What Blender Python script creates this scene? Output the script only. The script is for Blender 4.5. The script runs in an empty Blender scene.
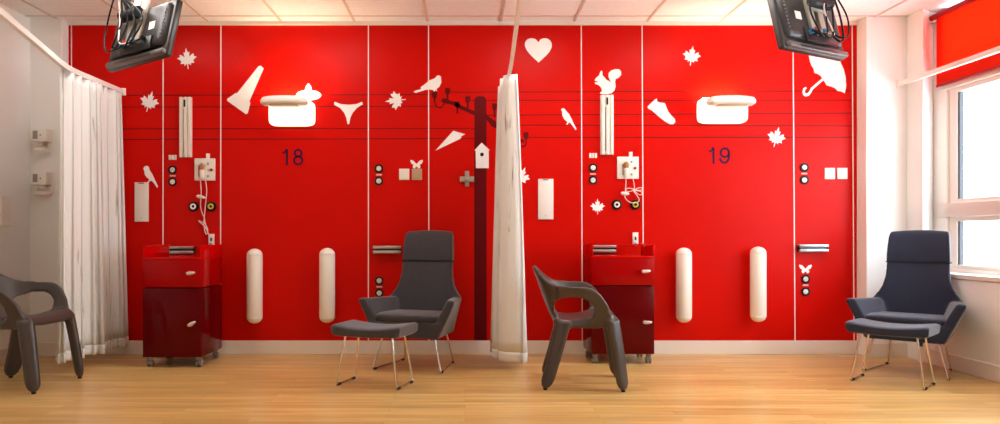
import bpy, bmesh, math, random
from mathutils import Vector, Matrix, Euler, noise

random.seed(7)
SC = bpy.context.scene
COL = SC.collection
F = 730.0            # focal length in pixels of the 1000 px wide frame
SW = 121.5           # pixels per metre on the feature wall
D = F / SW           # distance from the camera to the feature wall
CX, CY, CZ = 465.0, 235.0, 0.98   # principal point in pixels, eye height
HC = 2.729           # ceiling height
PI = math.pi


def lin(r, g, b):
    def f(c):
        c /= 255.0
        return c / 12.92 if c <= 0.04045 else ((c + 0.055) / 1.055) ** 2.4
    return (f(r), f(g), f(b), 1.0)


def W(px, py, y=0.0):
    """wall position (x, z) of a photo pixel for a thing standing y in front of the wall"""
    s = F / (D + y)
    return ((px - CX) / s, CZ - (py - CY) / s)


# ------------------------------------------------------------------ materials
def mat(name, color, rough=0.5, metal=0.0, spec=0.5, coat=0.0, coat_rough=0.1, emit=None, emit_strength=0.0, sheen=0.0):
    m = bpy.data.materials.new(name)
    m.use_nodes = True
    b = m.node_tree.nodes['Principled BSDF']
    b.inputs['Base Color'].default_value = color
    b.inputs['Roughness'].default_value = rough
    b.inputs['Metallic'].default_value = metal
    b.inputs['Specular IOR Level'].default_value = spec
    b.inputs['Coat Weight'].default_value = coat
    b.inputs['Coat Roughness'].default_value = coat_rough
    b.inputs['Sheen Weight'].default_value = sheen
    if emit:
        b.inputs['Emission Color'].default_value = emit
        b.inputs['Emission Strength'].default_value = emit_strength
    return m


def nodes_of(m):
    return m.node_tree.nodes, m.node_tree.links, m.node_tree.nodes['Principled BSDF']


def add_variation(m, c1, c2, scale=(4, 4, 4), detail=4.0, bump=0.0, bump_scale=None, lo=0.35, hi=0.65):
    N, L, b = nodes_of(m)
    tc = N.new('ShaderNodeTexCoord')
    mp = N.new('ShaderNodeMapping')
    mp.inputs['Scale'].default_value = scale
    n = N.new('ShaderNodeTexNoise')
    n.inputs['Scale'].default_value = 1.0
    n.inputs['Detail'].default_value = detail
    cr = N.new('ShaderNodeValToRGB')
    cr.color_ramp.elements[0].position = lo
    cr.color_ramp.elements[1].position = hi
    cr.color_ramp.elements[0].color = c1
    cr.color_ramp.elements[1].color = c2
    L.new(tc.outputs['Object'], mp.inputs['Vector'])
    L.new(mp.outputs['Vector'], n.inputs['Vector'])
    L.new(n.outputs['Fac'], cr.inputs['Fac'])
    L.new(cr.outputs['Color'], b.inputs['Base Color'])
    if bump:
        n2 = N.new('ShaderNodeTexNoise')
        n2.inputs['Scale'].default_value = bump_scale or 300.0
        n2.inputs['Detail'].default_value = 2.0
        bp = N.new('ShaderNodeBump')
        bp.inputs['Strength'].default_value = bump
        bp.inputs['Distance'].default_value = 0.002
        L.new(tc.outputs['Object'], n2.inputs['Vector'])
        L.new(n2.outputs['Fac'], bp.inputs['Height'])
        L.new(bp.outputs['Normal'], b.inputs['Normal'])
    return m


M = {}
M['red'] = add_variation(mat('red laminate', lin(204, 13, 3), 0.33, spec=0.10), lin(201, 12, 3), lin(207, 14, 4), (1.3, 1.3, 1.3), 2.0)
M['white_paint'] = add_variation(mat('white wall paint', lin(245, 243, 240), 0.7), lin(243, 241, 238), lin(247, 245, 242), (1, 1, 1), 2.0, 0.05, 180)
M['skirting'] = mat('skirting paint', lin(238, 230, 220), 0.45)
M['tile'] = add_variation(mat('ceiling tile', lin(243, 245, 244), 0.9), lin(241, 243, 242), lin(246, 248, 247), (30, 30, 30), 3.0)
M['grid'] = mat('ceiling grid', lin(214, 200, 188), 0.5)
M['joint'] = mat('white joint strip', lin(250, 232, 226), 0.5)
M['sticker'] = mat('white decal', lin(248, 244, 240), 0.55)
M['plastic_white'] = mat('white plastic', lin(240, 234, 224), 0.4)
M['bumper'] = mat('bumper ivory plastic', lin(244, 239, 228), 0.42)
M['beige_plastic'] = mat('beige plastic', lin(190, 160, 128), 0.4)
M['pink_label'] = mat('pale label', lin(236, 176, 168), 0.6)
M['black'] = mat('black plastic', lin(14, 11, 11), 0.5, spec=0.25)
M['rubber'] = mat('black rubber', lin(16, 15, 16), 0.7)
M['grey'] = mat('grey plastic', lin(150, 140, 134), 0.45)
M['brown'] = mat('orange brown plastic', lin(176, 116, 74), 0.45)
M['red_button'] = mat('red button', lin(176, 30, 34), 0.4)
M['yellow'] = mat('yellow ring', lin(212, 190, 70), 0.4)
M['navy'] = mat('navy print', lin(46, 14, 60), 0.5, spec=0.15)
M['mural'] = mat('maroon print', lin(98, 2, 8), 0.45, spec=0.15)
M['wire'] = mat('dark printed line', lin(70, 2, 4), 0.5, spec=0.2)
M['alu'] = mat('brushed aluminium', lin(205, 200, 196), 0.32, 0.85)
M['chrome'] = mat('chrome', lin(222, 214, 204), 0.14, 1.0)
M['steel_dark'] = mat('dark groove', lin(40, 44, 50), 0.4)
M['blue_groove'] = mat('blue grey groove', lin(88, 118, 146), 0.4)
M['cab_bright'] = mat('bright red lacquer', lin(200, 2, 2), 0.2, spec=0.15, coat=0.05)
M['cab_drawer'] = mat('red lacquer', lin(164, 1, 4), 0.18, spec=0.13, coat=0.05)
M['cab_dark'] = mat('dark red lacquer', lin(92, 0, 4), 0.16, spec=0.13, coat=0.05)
M['handle'] = mat('satin handle', lin(226, 214, 202), 0.3, 0.4)
M['caster'] = mat('grey caster', lin(150, 146, 142), 0.35, 0.5)
M['plastic_chair'] = mat('taupe moulded plastic', lin(68, 58, 53), 0.34, spec=0.5)
M['tv'] = mat('dark tv plastic', lin(42, 34, 32), 0.38)
M['tv_dark'] = mat('black tv plastic', lin(24, 20, 20), 0.35)
M['tv_lip'] = mat('grey tv trim', lin(92, 82, 78), 0.35)
M['bracket'] = mat('pale metal bracket', lin(176, 166, 152), 0.4, 0.3)
M['screen'] = mat('tv screen', lin(10, 10, 12), 0.12)
M['blue_plug'] = mat('blue plug', lin(40, 110, 150), 0.4)
M['red_plug'] = mat('red plug', lin(190, 30, 50), 0.4)
M['frame'] = mat('window frame', lin(236, 226, 218), 0.4)
M['transom'] = mat('transom with painted room tint', lin(222, 204, 194), 0.45)  # frame part with the pinkish light of the room painted into its colour
M['gasket'] = mat('window gasket', lin(64, 66, 72), 0.5)
M['rail'] = mat('white curtain rail', lin(248, 243, 236), 0.4)
M['blind_dark'] = mat('dark red blind tube', lin(150, 8, 20), 0.6)
M['cable_white'] = mat('white cable', lin(236, 214, 204), 0.5)


def fabric(name, c1, c2, rough=0.85):
    m = add_variation(mat(name, c1, rough, spec=0.25, sheen=0.35), c1, c2, (260, 260, 260), 2.0, 0.25, 700)
    return m


M['char'] = fabric('charcoal upholstery', lin(56, 52, 57), lin(70, 66, 71))
M['navy_fab'] = fabric('navy upholstery', lin(28, 31, 48), lin(37, 40, 59))


def curtain_mat(name, strong):
    m = mat(name, lin(248, 247, 245), 0.85, spec=0.2)
    N, L, b = nodes_of(m)
    tc = N.new('ShaderNodeTexCoord')
    mp = N.new('ShaderNodeMapping')
    mp.inputs['Scale'].default_value = (9, 9, 0.9)
    n = N.new('ShaderNodeTexNoise')
    n.inputs['Scale'].default_value = 1.6
    n.inputs['Detail'].default_value = 5.0
    n.inputs['Distortion'].default_value = 1.4
    cr = N.new('ShaderNodeValToRGB')
    e = cr.color_ramp.elements
    e[0].position = 0.30
    e[0].color = lin(*strong)
    e[1].position = 0.37
    e[1].color = lin(249, 248, 246)
    L.new(tc.outputs['Object'], mp.inputs['Vector'])
    L.new(mp.outputs['Vector'], n.inputs['Vector'])
    L.new(n.outputs['Fac'], cr.inputs['Fac'])
    L.new(cr.outputs['Color'], b.inputs['Base Color'])
    tr = N.new('ShaderNodeBsdfTranslucent')
    tr.inputs['Color'].default_value = lin(236, 230, 222)
    mx = N.new('ShaderNodeMixShader')
    mx.inputs['Fac'].default_value = 0.18
    out = N['Material Output']
    L.new(b.outputs['BSDF'], mx.inputs[1])
    L.new(tr.outputs['BSDF'], mx.inputs[2])
    L.new(mx.outputs['Shader'], out.inputs['Surface'])
    return m


M['curtain'] = curtain_mat('white bay curtain cloth', (196, 188, 182))
M['curtain2'] = curtain_mat('white printed curtain cloth', (150, 138, 128))


def blind_mat():
    m = mat('translucent red blind cloth', lin(240, 62, 30), 0.8, spec=0.2)
    N, L, b = nodes_of(m)
    tr = N.new('ShaderNodeBsdfTranslucent')
    tr.inputs['Color'].default_value = lin(255, 84, 40)
    mx = N.new('ShaderNodeMixShader')
    mx.inputs['Fac'].default_value = 0.68
    L.new(b.outputs['BSDF'], mx.inputs[1])
    L.new(tr.outputs['BSDF'], mx.inputs[2])
    L.new(mx.outputs['Shader'], N['Material Output'].inputs['Surface'])
    return m


M['blind'] = blind_mat()


def glass_mat():
    m = bpy.data.materials.new('window glass')
    m.use_nodes = True
    N, L = m.node_tree.nodes, m.node_tree.links
    N.remove(N['Principled BSDF'])
    t = N.new('ShaderNodeBsdfTransparent')
    t.inputs['Color'].default_value = (0.96, 0.98, 0.98, 1)
    g = N.new('ShaderNodeBsdfGlossy')
    g.inputs['Roughness'].default_value = 0.02
    lw = N.new('ShaderNodeLayerWeight')
    lw.inputs['Blend'].default_value = 0.5
    pw = N.new('ShaderNodeMath')
    pw.operation = 'POWER'
    pw.inputs[1].default_value = 5.0
    fr = N.new('ShaderNodeMath')
    fr.operation = 'MULTIPLY_ADD'
    fr.inputs[1].default_value = 0.45
    fr.inputs[2].default_value = 0.02
    L.new(lw.outputs['Facing'], pw.inputs[0])
    L.new(pw.outputs[0], fr.inputs[0])
    mx = N.new('ShaderNodeMixShader')
    L.new(fr.outputs[0], mx.inputs['Fac'])
    L.new(t.outputs['BSDF'], mx.inputs[1])
    L.new(g.outputs['BSDF'], mx.inputs[2])
    L.new(mx.outputs['Shader'], N['Material Output'].inputs['Surface'])
    return m


M['glass'] = glass_mat()


def floor_mat():
    m = mat('oak strip floor', lin(205, 150, 84), 0.3, spec=0.45)
    N, L, b = nodes_of(m)
    tc = N.new('ShaderNodeTexCoord')
    br = N.new('ShaderNodeTexBrick')
    br.offset = 0.37
    br.inputs['Scale'].default_value = 1.0
    br.inputs['Brick Width'].default_value = 1.15
    br.inputs['Row Height'].default_value = 0.075
    br.inputs['Mortar Size'].default_value = 0.0012
    br.inputs['Mortar Smooth'].default_value = 0.3
    br.inputs['Bias'].default_value = 0.0
    br.inputs['Color1'].default_value = lin(230, 192, 122)
    br.inputs['Color2'].default_value = lin(212, 168, 100)
    br.inputs['Mortar'].default_value = lin(184, 138, 82)
    mp = N.new('ShaderNodeMapping')
    mp.inputs['Scale'].default_value = (1.6, 26, 1)
    n = N.new('ShaderNodeTexNoise')
    n.inputs['Scale'].default_value = 1.0
    n.inputs['Detail'].default_value = 6.0
    n.inputs['Distortion'].default_value = 0.6
    cr = N.new('ShaderNodeValToRGB')
    cr.color_ramp.elements[0].position = 0.3
    cr.color_ramp.elements[0].color = (0.74, 0.70, 0.66, 1)
    cr.color_ramp.elements[1].position = 0.68
    cr.color_ramp.elements[1].color = (1.06, 1.05, 1.03, 1)
    mx = N.new('ShaderNodeMix')
    mx.data_type = 'RGBA'
    mx.blend_type = 'MULTIPLY'
    mx.inputs[0].default_value = 1.0
    L.new(tc.outputs['Object'], br.inputs['Vector'])
    L.new(tc.outputs['Object'], mp.inputs['Vector'])
    L.new(mp.outputs['Vector'], n.inputs['Vector'])
    L.new(n.outputs['Fac'], cr.inputs['Fac'])
    L.new(br.outputs['Color'], mx.inputs[6])
    L.new(cr.outputs['Color'], mx.inputs[7])
    L.new(mx.outputs[2], b.inputs['Base Color'])
    return m


M['floor'] = floor_mat()
M['lamp_on'] = mat('lit lamp diffuser', lin(255, 246, 226), 0.5, emit=(1.0, 0.80, 0.52, 1), emit_strength=1.5)
M['lamp_top'] = mat('lit lamp uplight', lin(255, 246, 226), 0.5, emit=(1.0, 0.80, 0.52, 1), emit_strength=100.0)
M['added_panel_glow'] = mat('added ceiling panel glow', lin(255, 252, 246), 0.5, emit=(1.0, 0.98, 0.95, 1), emit_strength=7.0)  # glow of the panels added out of view to light the room


# ------------------------------------------------------------------ mesh helpers
def add_box(bm, x0, x1, y0, y1, z0, z1, bev=0.0, seg=2):
    r = bmesh.ops.create_cube(bm, size=1.0)
    vs = r['verts']
    for v in vs:
        v.co = Vector((x0 + (v.co.x + .5) * (x1 - x0), y0 + (v.co.y + .5) * (y1 - y0), z0 + (v.co.z + .5) * (z1 - z0)))
    if bev:
        es = list({e for v in vs for e in v.link_edges})
        bmesh.ops.bevel(bm, geom=es, offset=bev, segments=seg, affect='EDGES', profile=0.5, clamp_overlap=True)
    return vs


def add_tube(bm, pts, r, n=8, radii=None, caps=True):
    pts = [Vector(p) for p in pts]
    rings = []
    up = Vector((0.13, 0.31, 0.94)).normalized()
    prev = None
    for i, p in enumerate(pts):
        a = pts[max(0, i - 1)]
        b = pts[min(len(pts) - 1, i + 1)]
        t = (b - a).normalized()
        if prev is None:
            u = t.cross(up)
            if u.length < 1e-4:
                u = t.cross(Vector((1, 0, 0)))
            u.normalize()
        else:
            u = (prev - t * prev.dot(t)).normalized()
        prev = u
        v = t.cross(u)
        rr = radii[i] if radii else r
        rings.append([bm.verts.new(p + (u * math.cos(2 * PI * k / n) + v * math.sin(2 * PI * k / n)) * rr) for k in range(n)])
    for a, b in zip(rings, rings[1:]):
        for k in range(n):
            bm.faces.new((a[k], a[(k + 1) % n], b[(k + 1) % n], b[k]))
    if caps:
        bm.faces.new(rings[0][::-1])
        bm.faces.new(rings[-1])


def add_loft(bm, rings, caps=True):
    """rings: list of equally long point loops"""
    rv = [[bm.verts.new(Vector(p)) for p in r] for r in rings]
    n = len(rv[0])
    for a, b in zip(rv, rv[1:]):
        for k in range(n):
            bm.faces.new((a[k], a[(k + 1) % n], b[(k + 1) % n], b[k]))
    if caps:
        bm.faces.new(rv[0][::-1])
        bm.faces.new(rv[-1])
    return rv


def add_lathe(bm, prof, n=24, M4=None):
    """prof: list of (radius, height) about local z"""
    rows = []
    for r, h in prof:
        if r < 1e-6:
            rows.append([bm.verts.new(Vector((0, 0, h)))])
        else:
            rows.append([bm.verts.new(Vector((r * math.cos(2 * PI * k / n), r * math.sin(2 * PI * k / n), h))) for k in range(n)])
    for a, b in zip(rows, rows[1:]):
        for k in range(n):
            if len(a) == 1 and len(b) == 1:
                continue
            if len(a) == 1:
                bm.faces.new((a[0], b[(k + 1) % n], b[k]))
            elif len(b) == 1:
                bm.faces.new((a[k], a[(k + 1) % n], b[0]))
            else:
                bm.faces.new((a[k], a[(k + 1) % n], b[(k + 1) % n], b[k]))
    if M4 is not None:
        for row in rows:
            for v in row:
                v.co = M4 @ v.co


OUT = Matrix.Rotation(PI / 2, 4, 'X')   # local z -> -y (out of the feature wall)


def add_prism_xz(bm, pts, y0, y1):
    """closed outline in x,z extruded from y0 (front) to y1 (back)"""
    a = [bm.verts.new((p[0], y0, p[1])) for p in pts]
    b = [bm.verts.new((p[0], y1, p[1])) for p in pts]
    bm.faces.new(a)
    bm.faces.new(b[::-1])
    n = len(pts)
    for k in range(n):
        bm.faces.new((a[k], b[k], b[(k + 1) % n], a[(k + 1) % n]))


def smooth_loop(pts, k=5):
    out = []
    n = len(pts)
    for i in range(n):
        p0, p1, p2, p3 = (Vector((*pts[(i + j) % n], 0)) for j in (-1, 0, 1, 2))
        for q in range(k):
            t = q / k
            v = 0.5 * ((2 * p1) + (p2 - p0) * t + (2 * p0 - 5 * p1 + 4 * p2 - p3) * t * t + (3 * p1 - p0 - 3 * p2 + p3) * t ** 3)
            out.append((v.x, v.y))
    return out


def smooth_path(pts, k=6):
    pts = [Vector(p) for p in pts]
    out = []
    n = len(pts)
    for i in range(n - 1):
        p0, p1, p2, p3 = pts[max(0, i - 1)], pts[i], pts[i + 1], pts[min(n - 1, i + 2)]
        for q in range(k):
            t = q / k
            out.append(0.5 * ((2 * p1) + (p2 - p0) * t + (2 * p0 - 5 * p1 + 4 * p2 - p3) * t * t + (3 * p1 - p0 - 3 * p2 + p3) * t ** 3))
    out.append(pts[-1])
    return out


def obj(name, bm, material, parent=None, loc=None, smooth=None, modifiers=()):
    bmesh.ops.recalc_face_normals(bm, faces=bm.faces[:])
    me = bpy.data.meshes.new(name)
    bm.to_mesh(me)
    bm.free()
    me.materials.append(material if not isinstance(material, str) else M[material])
    if smooth is not None:
        for p in me.polygons:
            p.use_smooth = True
        if smooth < 179:
            me.set_sharp_from_angle(angle=math.radians(smooth))
    o = bpy.data.objects.new(name, me)
    COL.objects.link(o)
    if parent is not None:
        o.parent = parent
    if loc is not None:
        o.location = loc
    return o


def tag(o, label, cat, group=None):
    o['label'] = label
    o['category'] = cat
    if group:
        o['group'] = group
    return o


def thing(name, label, cat, loc=(0, 0, 0), rotz=0.0, group=None):
    o = bpy.data.objects.new(name, None)
    o.empty_display_size = 0.05
    COL.objects.link(o)
    o.location = loc
    o.rotation_euler = (0, 0, rotz)
    return tag(o, label, cat, group)


def struct(name, bm, m, parent=None, smooth=None):
    o = obj(name, bm, m, parent, smooth=smooth)
    if parent is None:
        o['kind'] = 'structure'
    return o


def dup(root, loc=None, label=None, group=None, rotz=None):
    def rec(o, par):
        c = o.copy()
        COL.objects.link(c)
        if par is not None:
            c.parent = par
        for ch in [x for x in list(o.children)]:
            rec(ch, c)
        return c
    r = rec(root, None)
    if loc is not None:
        r.location = loc
    if label:
        r['label'] = label
    if group:
        r['group'] = group
    if rotz is not None:
        r.rotation_euler = (0, 0, rotz)
    return r


def new():
    return bmesh.new()


def remeshed(bm, voxel, smooth_iter, smooth_fac=0.5):
    """union of everything in bm as one smooth skin; returns verts, faces, normals"""
    bmesh.ops.recalc_face_normals(bm, faces=bm.faces[:])
    me = bpy.data.meshes.new('tmp')
    bm.to_mesh(me)
    bm.free()
    o = bpy.data.objects.new('tmp', me)
    COL.objects.link(o)
    r = o.modifiers.new('r', 'REMESH')
    r.mode = 'VOXEL'
    r.voxel_size = voxel
    s = o.modifiers.new('s', 'SMOOTH')
    s.iterations = smooth_iter
    s.factor = smooth_fac
    bpy.context.view_layer.update()
    dg = bpy.context.evaluated_depsgraph_get()
    ev = bpy.data.meshes.new_from_object(o.evaluated_get(dg), depsgraph=dg)
    V = [v.co.copy() for v in ev.vertices]
    Fs = [tuple(p.vertices) for p in ev.polygons]
    Nn = [v.normal.copy() for v in ev.vertices]
    bpy.data.objects.remove(o)
    bpy.data.meshes.remove(me)
    bpy.data.meshes.remove(ev)
    return V, Fs, Nn


def split_mesh(V, Fs, Nn, region):
    """faces by region name -> dict of meshes that keep the smooth normals of the whole skin"""
    groups = {}
    for f in Fs:
        c = sum((V[i] for i in f), Vector()) / len(f)
        groups.setdefault(region(c), []).append(f)
    res = {}
    for key, fs in groups.items():
        idx = {}
        vs, ns, ff = [], [], []
        for f in fs:
            g = []
            for i in f:
                if i not in idx:
                    idx[i] = len(vs)
                    vs.append(V[i])
                    ns.append(Nn[i])
                g.append(idx[i])
            ff.append(g)
        me = bpy.data.meshes.new(str(key))
        me.from_pydata(vs, [], ff)
        for p in me.polygons:
            p.use_smooth = True
        me.normals_split_custom_set_from_vertices([tuple(n) for n in ns])
        res[key] = me
    return res


def mesh_obj(name, me, material, parent):
    me.name = name
    me.materials.append(M[material])
    o = bpy.data.objects.new(name, me)
    COL.objects.link(o)
    o.parent = parent
    return o


# ================================================================== the room
XL, XR = -3.52, 3.55        # side walls
YB = -9.2                   # wall behind the camera
XW = 3.74                   # window plane
WEND = 2.3                  # distance from the camera plane at which the window band ends


def yd(d):
    return d - D


bm = new(); add_box(bm, XL - .3, XW + .4, YB, 0.15, -0.1, 0.0); struct('floor', bm, 'floor')

# ceiling: lay-in tiles with a pressed grid
ceil_bm = new(); add_box(ceil_bm, XL - .3, XW + .4, YB, 0.15, HC + .006, HC + .1)
ceiling = struct('ceiling', ceil_bm, 'tile')
g = new()
gx = [0.294 + .6 * k for k in range(-6, 6)]
gy = [-0.165 - .6 * k for k in range(0, 15)]
for x in gx:
    add_box(g, x - .010, x + .010, YB, 0.0, HC, HC + .02)
for y in gy:
    add_box(g, XL, XW, y - .008, y + .008, HC + .002, HC + .02)
gr = obj('ceiling_grid', g, 'grid', ceiling)
b = new()
add_box(b, XL, XR, -0.022, 0.0, HC - .024, HC + .006)
obj('perimeter_angle', b, 'skirting', ceiling)

# feature wall and its joints
bm = new(); add_box(bm, XL - .3, 3.9, 0.0, 0.15, 0.0, HC + .1); struct('wall_back', bm, 'red')
k = 1
for px0, px1, ztop, zbot in ((71.5, 72, 0, 0), (163.2, 163, 0, 0), (221, 220.5, 0, 0), (368.4, 368.4, 0, 0), (428.5, 429, 0, 0),
                             (581.2, 582.3, 0, 0), (642, 643.6, 0, 0), (792.8, 795, 0, 0), (852, 854, 0, 0)):
    xa, xb = (px0 - CX) / SW, (px1 - CX) / SW
    bm = new()
    w = .0040
    add_prism_xz(bm, [(xa - w, HC - .02), (xa + w, HC - .02), (xb + w, .1), (xb - w, .1)], -.003, .002)
    struct('trim_%d' % k, bm, 'joint')
    k += 1

# white piers either side of the recessed red panelling
bm = new(); add_box(bm, XL - .2, -3.263, -0.098, 0.05, 0.0, HC + .006, .004, 1); struct('wall_left_pier', bm, 'white_paint')
bm = new(); add_box(bm, XL - .2, XL, YB, -0.05, 0.0, HC + .006); struct('wall_left', bm, 'white_paint')
bm = new(); add_box(bm, 3.225, 3.56, -0.143, 0.05, 0.0, HC + .006, .004, 1); struct('wall_right_pier', bm, 'white_paint')
# splayed far jamb of the window recess
jamb_y0, jamb_y1 = 5.66 - D, 5.80 - D
bm = new()
pts = [(3.55, jamb_y0), (3.73, jamb_y1), (3.95, jamb_y1), (3.95, 0.05), (3.55, 0.05)]
lo = [bm.verts.new((p[0], p[1], 0)) for p in pts]; hi = [bm.verts.new((p[0], p[1], HC + .006)) for p in pts]
bm.faces.new(lo); bm.faces.new(hi[::-1])
for q in range(5):
    bm.faces.new((lo[q], lo[(q + 1) % 5], hi[(q + 1) % 5], hi[q]))
struct('wall_right_jamb', bm, 'white_paint')
bm = new(); add_box(bm, XR, XW + .2, YB, jamb_y0 + .05, 0.0, .66); struct('wall_right', bm, 'white_paint')
bm = new(); add_box(bm, XR, XW + .2, YB, yd(WEND), .66, HC + .006); struct('wall_right_solid', bm, 'white_paint')
bm = new(); add_box(bm, XL - .2, XW + .4, YB - .15, YB, 0.0, HC + .1); struct('wall_front', bm, 'white_paint')
bm = new(); add_box(bm, XR - .012, XW - .02, yd(WEND), jamb_y0 + .09, .664, .697, .004, 2); struct('window_sill', bm, 'skirting')

# skirting boards
def skirt(name, segs):
    bm = new()
    for (x0, x1, y0, y1) in segs:
        add_box(bm, x0, x1, y0, y1, 0.0, .112, .004, 2)
    return struct(name, bm, 'skirting')
skirt('baseboard_back', [(-3.263, 3.225, -.014, 0.0)])
skirt('baseboard_left', [(XL, XL + .014, YB, -.1)])
skirt('baseboard_left_pier', [(XL + .014, -3.252, -.112, -.098)])
skirt('baseboard_right_pier', [(3.213, 3.55, -.157, -.143)])
skirt('baseboard_right', [(XR - .014, XR, YB, jamb_y0 + .05)])

# ------------------------------------------------------------------ window band
win = bpy.data.objects.new('window_1', None); COL.objects.link(win); win['kind'] = 'structure'
fr = new()
x0, x1 = XW - .03, XW + .05
add_box(fr, x0, x1, yd(5.62), yd(5.80), .695, HC, .004, 1)
starts = [5.62]
posts = [3.95]
for p in posts:
    add_box(fr, x0, x1, yd(p - .06), yd(p + .06), .695, HC, .004, 1)
add_box(fr, x0 - .002, x1 - .004, yd(WEND), yd(5.79), .69, .725)
obj('window_frame', fr, 'frame', win, smooth=30)
hd = new(); add_box(hd, x0 - .004, x1 - .006, yd(WEND), yd(5.79), 2.10, 2.285, .004, 1); obj('head_frame', hd, 'frame', win, smooth=30)
tr = new(); add_box(tr, XW - .045, x1 - .008, yd(WEND), yd(5.73), 1.118, 1.224, .006, 2); obj('transom', tr, 'transom', win, smooth=30)
edges = [5.62] + posts + [WEND - .06]
for i in range(len(edges) - 1):
    a = edges[i] - (.0 if i == 0 else .06)
    c = edges[i + 1] + .06
    if c >= a:
        continue
    for z0, z1 in ((.725, 1.118), (1.224, 2.10)):
        s = new()
        for (q0, q1, w0, w1) in ((a - .085, a, z0, z1), (c, c + .085, z0, z1), (c + .085, a - .085, z0, z0 + .03), (c + .085, a - .085, z1 - .035, z1)):
            add_box(s, XW - .01, XW + .035, yd(q0), yd(q1), w0, w1, 0)
        obj('sash', s, 'frame', win, smooth=30)
        k2 = new()
        for (q0, q1) in ((a - .102, a - .085), (c + .085, c + .102)):
            add_box(k2, XW, XW + .03, yd(q0), yd(q1), z0 + .03, z1 - .035)
        obj('gasket', k2, 'gasket', win)
        gl = new(); add_box(gl, XW + .012, XW + .018, yd(c + .08), yd(a - .08), z0 + .02, z1 - .02)
        obj('glass_pane', gl, 'glass', win)
    gl = new(); add_box(gl, XW + .012, XW + .018, yd(c), yd(a), 2.285, HC)
    obj('glass_pane', gl, 'glass', win)

# roller blind over the top lights
rb = thing('roller_blind', 'bright orange red roller blind pulled part way down over the window', 'blind', (3.675, 0, 2.68))
cl = new(); add_box(cl, .006, .0085, yd(3.98), yd(5.70), -.535, .012); obj('blind_cloth', cl, 'blind', rb)
tb = new(); add_tube(tb, [(-.012, yd(3.96), 0), (-.012, yd(5.73), 0)], .022, 16); obj('roller_tube', tb, 'blind_dark', rb, smooth=40)
bb = new(); add_box(bb, .001, .013, yd(3.98), yd(5.70), -.55, -.533, .003, 2); obj('bottom_bar', bb, 'blind_dark', rb, smooth=40)
bk = new(); add_box(bk, -.03, .03, yd(5.73), yd(5.745), -.03, .047); obj('bracket', bk, 'plastic_white', rb)

# ------------------------------------------------------------------ light panels added in the unseen ceiling to brighten upper walls and room
tf = None
for y, xs in ((-1.065, (-2.406, -1.206, .594, 1.794)), (-4.665, (-1.206, 1.194))):
    for x in xs:
        if tf is None:
            tf = thing('added_light_panel', 'unseen square light panel added in the ceiling to brighten the room and red wall', 'ceiling light', (x, y, HC), 0, 'added ceiling panels')
            a = new(); add_box(a, -.29, .29, -.29, .29, -.006, .004); obj('diffuser', a, 'added_panel_glow', tf)
            a = new()
            for (q0, q1, w0, w1) in ((-.30, -.285, -.30, .30), (.285, .30, -.30, .30), (-.285, .285, -.30, -.285), (-.285, .285, .285, .30)):
                add_box(a, q0, q1, w0, w1, -.012, .004)
            obj('rim', a, 'plastic_white', tf)
        else:
            dup(tf, (x, y, HC))

# ================================================================== decals on the red wall
def decal(name, label, cat, pts, thick=.004, group=None, sm=0, material='sticker'):
    if sm:
        pts = smooth_loop(pts, sm)
    q = [W(*p) for p in pts]
    cx = sum(p[0] for p in q) / len(q)
    cz = sum(p[1] for p in q) / len(q)
    bm = new()
    add_prism_xz(bm, [(p[0] - cx, p[1] - cz) for p in q], -thick, 0.0)
    o = obj(name, bm, material, loc=(cx, 0, cz))
    return tag(o, label, cat, group)


LEAF = [(0, -.62), (.03, -.62), (.05, -.24), (.30, -.36), (.27, -.22), (.62, -.20), (.52, -.07), (.60, .06), (.86, .20), (.60, .30), (.62, .46), (.44, .42),
        (.34, .34), (.20, .24), (.26, .62), (.13, .56), (0, .92)]
LEAF = LEAF + [(-x, y) for x, y in LEAF[:-1][::-1]][:-1] + [(-.03, -.62)]
WG = 'white maple leaf decals'


def leaf(px, py, size_px, rot, label):
    s = size_px / SW
    cx, cz = W(px, py)
    bm = new()
    c, n = math.cos(math.radians(rot)), math.sin(math.radians(rot))
    add_prism_xz(bm, [((.93 * x * c - 1.12 * y * n) * s, (.93 * x * n + 1.12 * y * c) * s) for x, y in LEAF], -.004, 0)
    return tag(obj('maple_leaf_decal', bm, 'sticker', loc=(cx, 0, cz)), label, 'wall decal', WG)


leaf(187.3, 60.5, 12.2, 6, 'white maple leaf decal beside the hanging monitor, high above the tall white rail')
leaf(149, 103.5, 12.2, -16, 'white maple leaf decal on the printed wires above the small white bird')
leaf(397.5, 100.3, 12.0, 96, 'white maple leaf decal lying on its side between the briefs decal and the perched bird')
leaf(691.3, 57.6, 11.5, -8, 'white maple leaf decal high on the wall above the number 19 lamp')
leaf(775.8, 139, 11.8, -14, 'white maple leaf decal near number 19, under the lowest printed wires')
leaf(597.5, 208.0, 9.2, 0, 'small white maple leaf decal between wall sockets and bedside cabinet with number 19')
leaf(520.5, 178, 11.5, -24, 'white maple leaf decal mostly hidden behind the gathered middle curtain')

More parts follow.
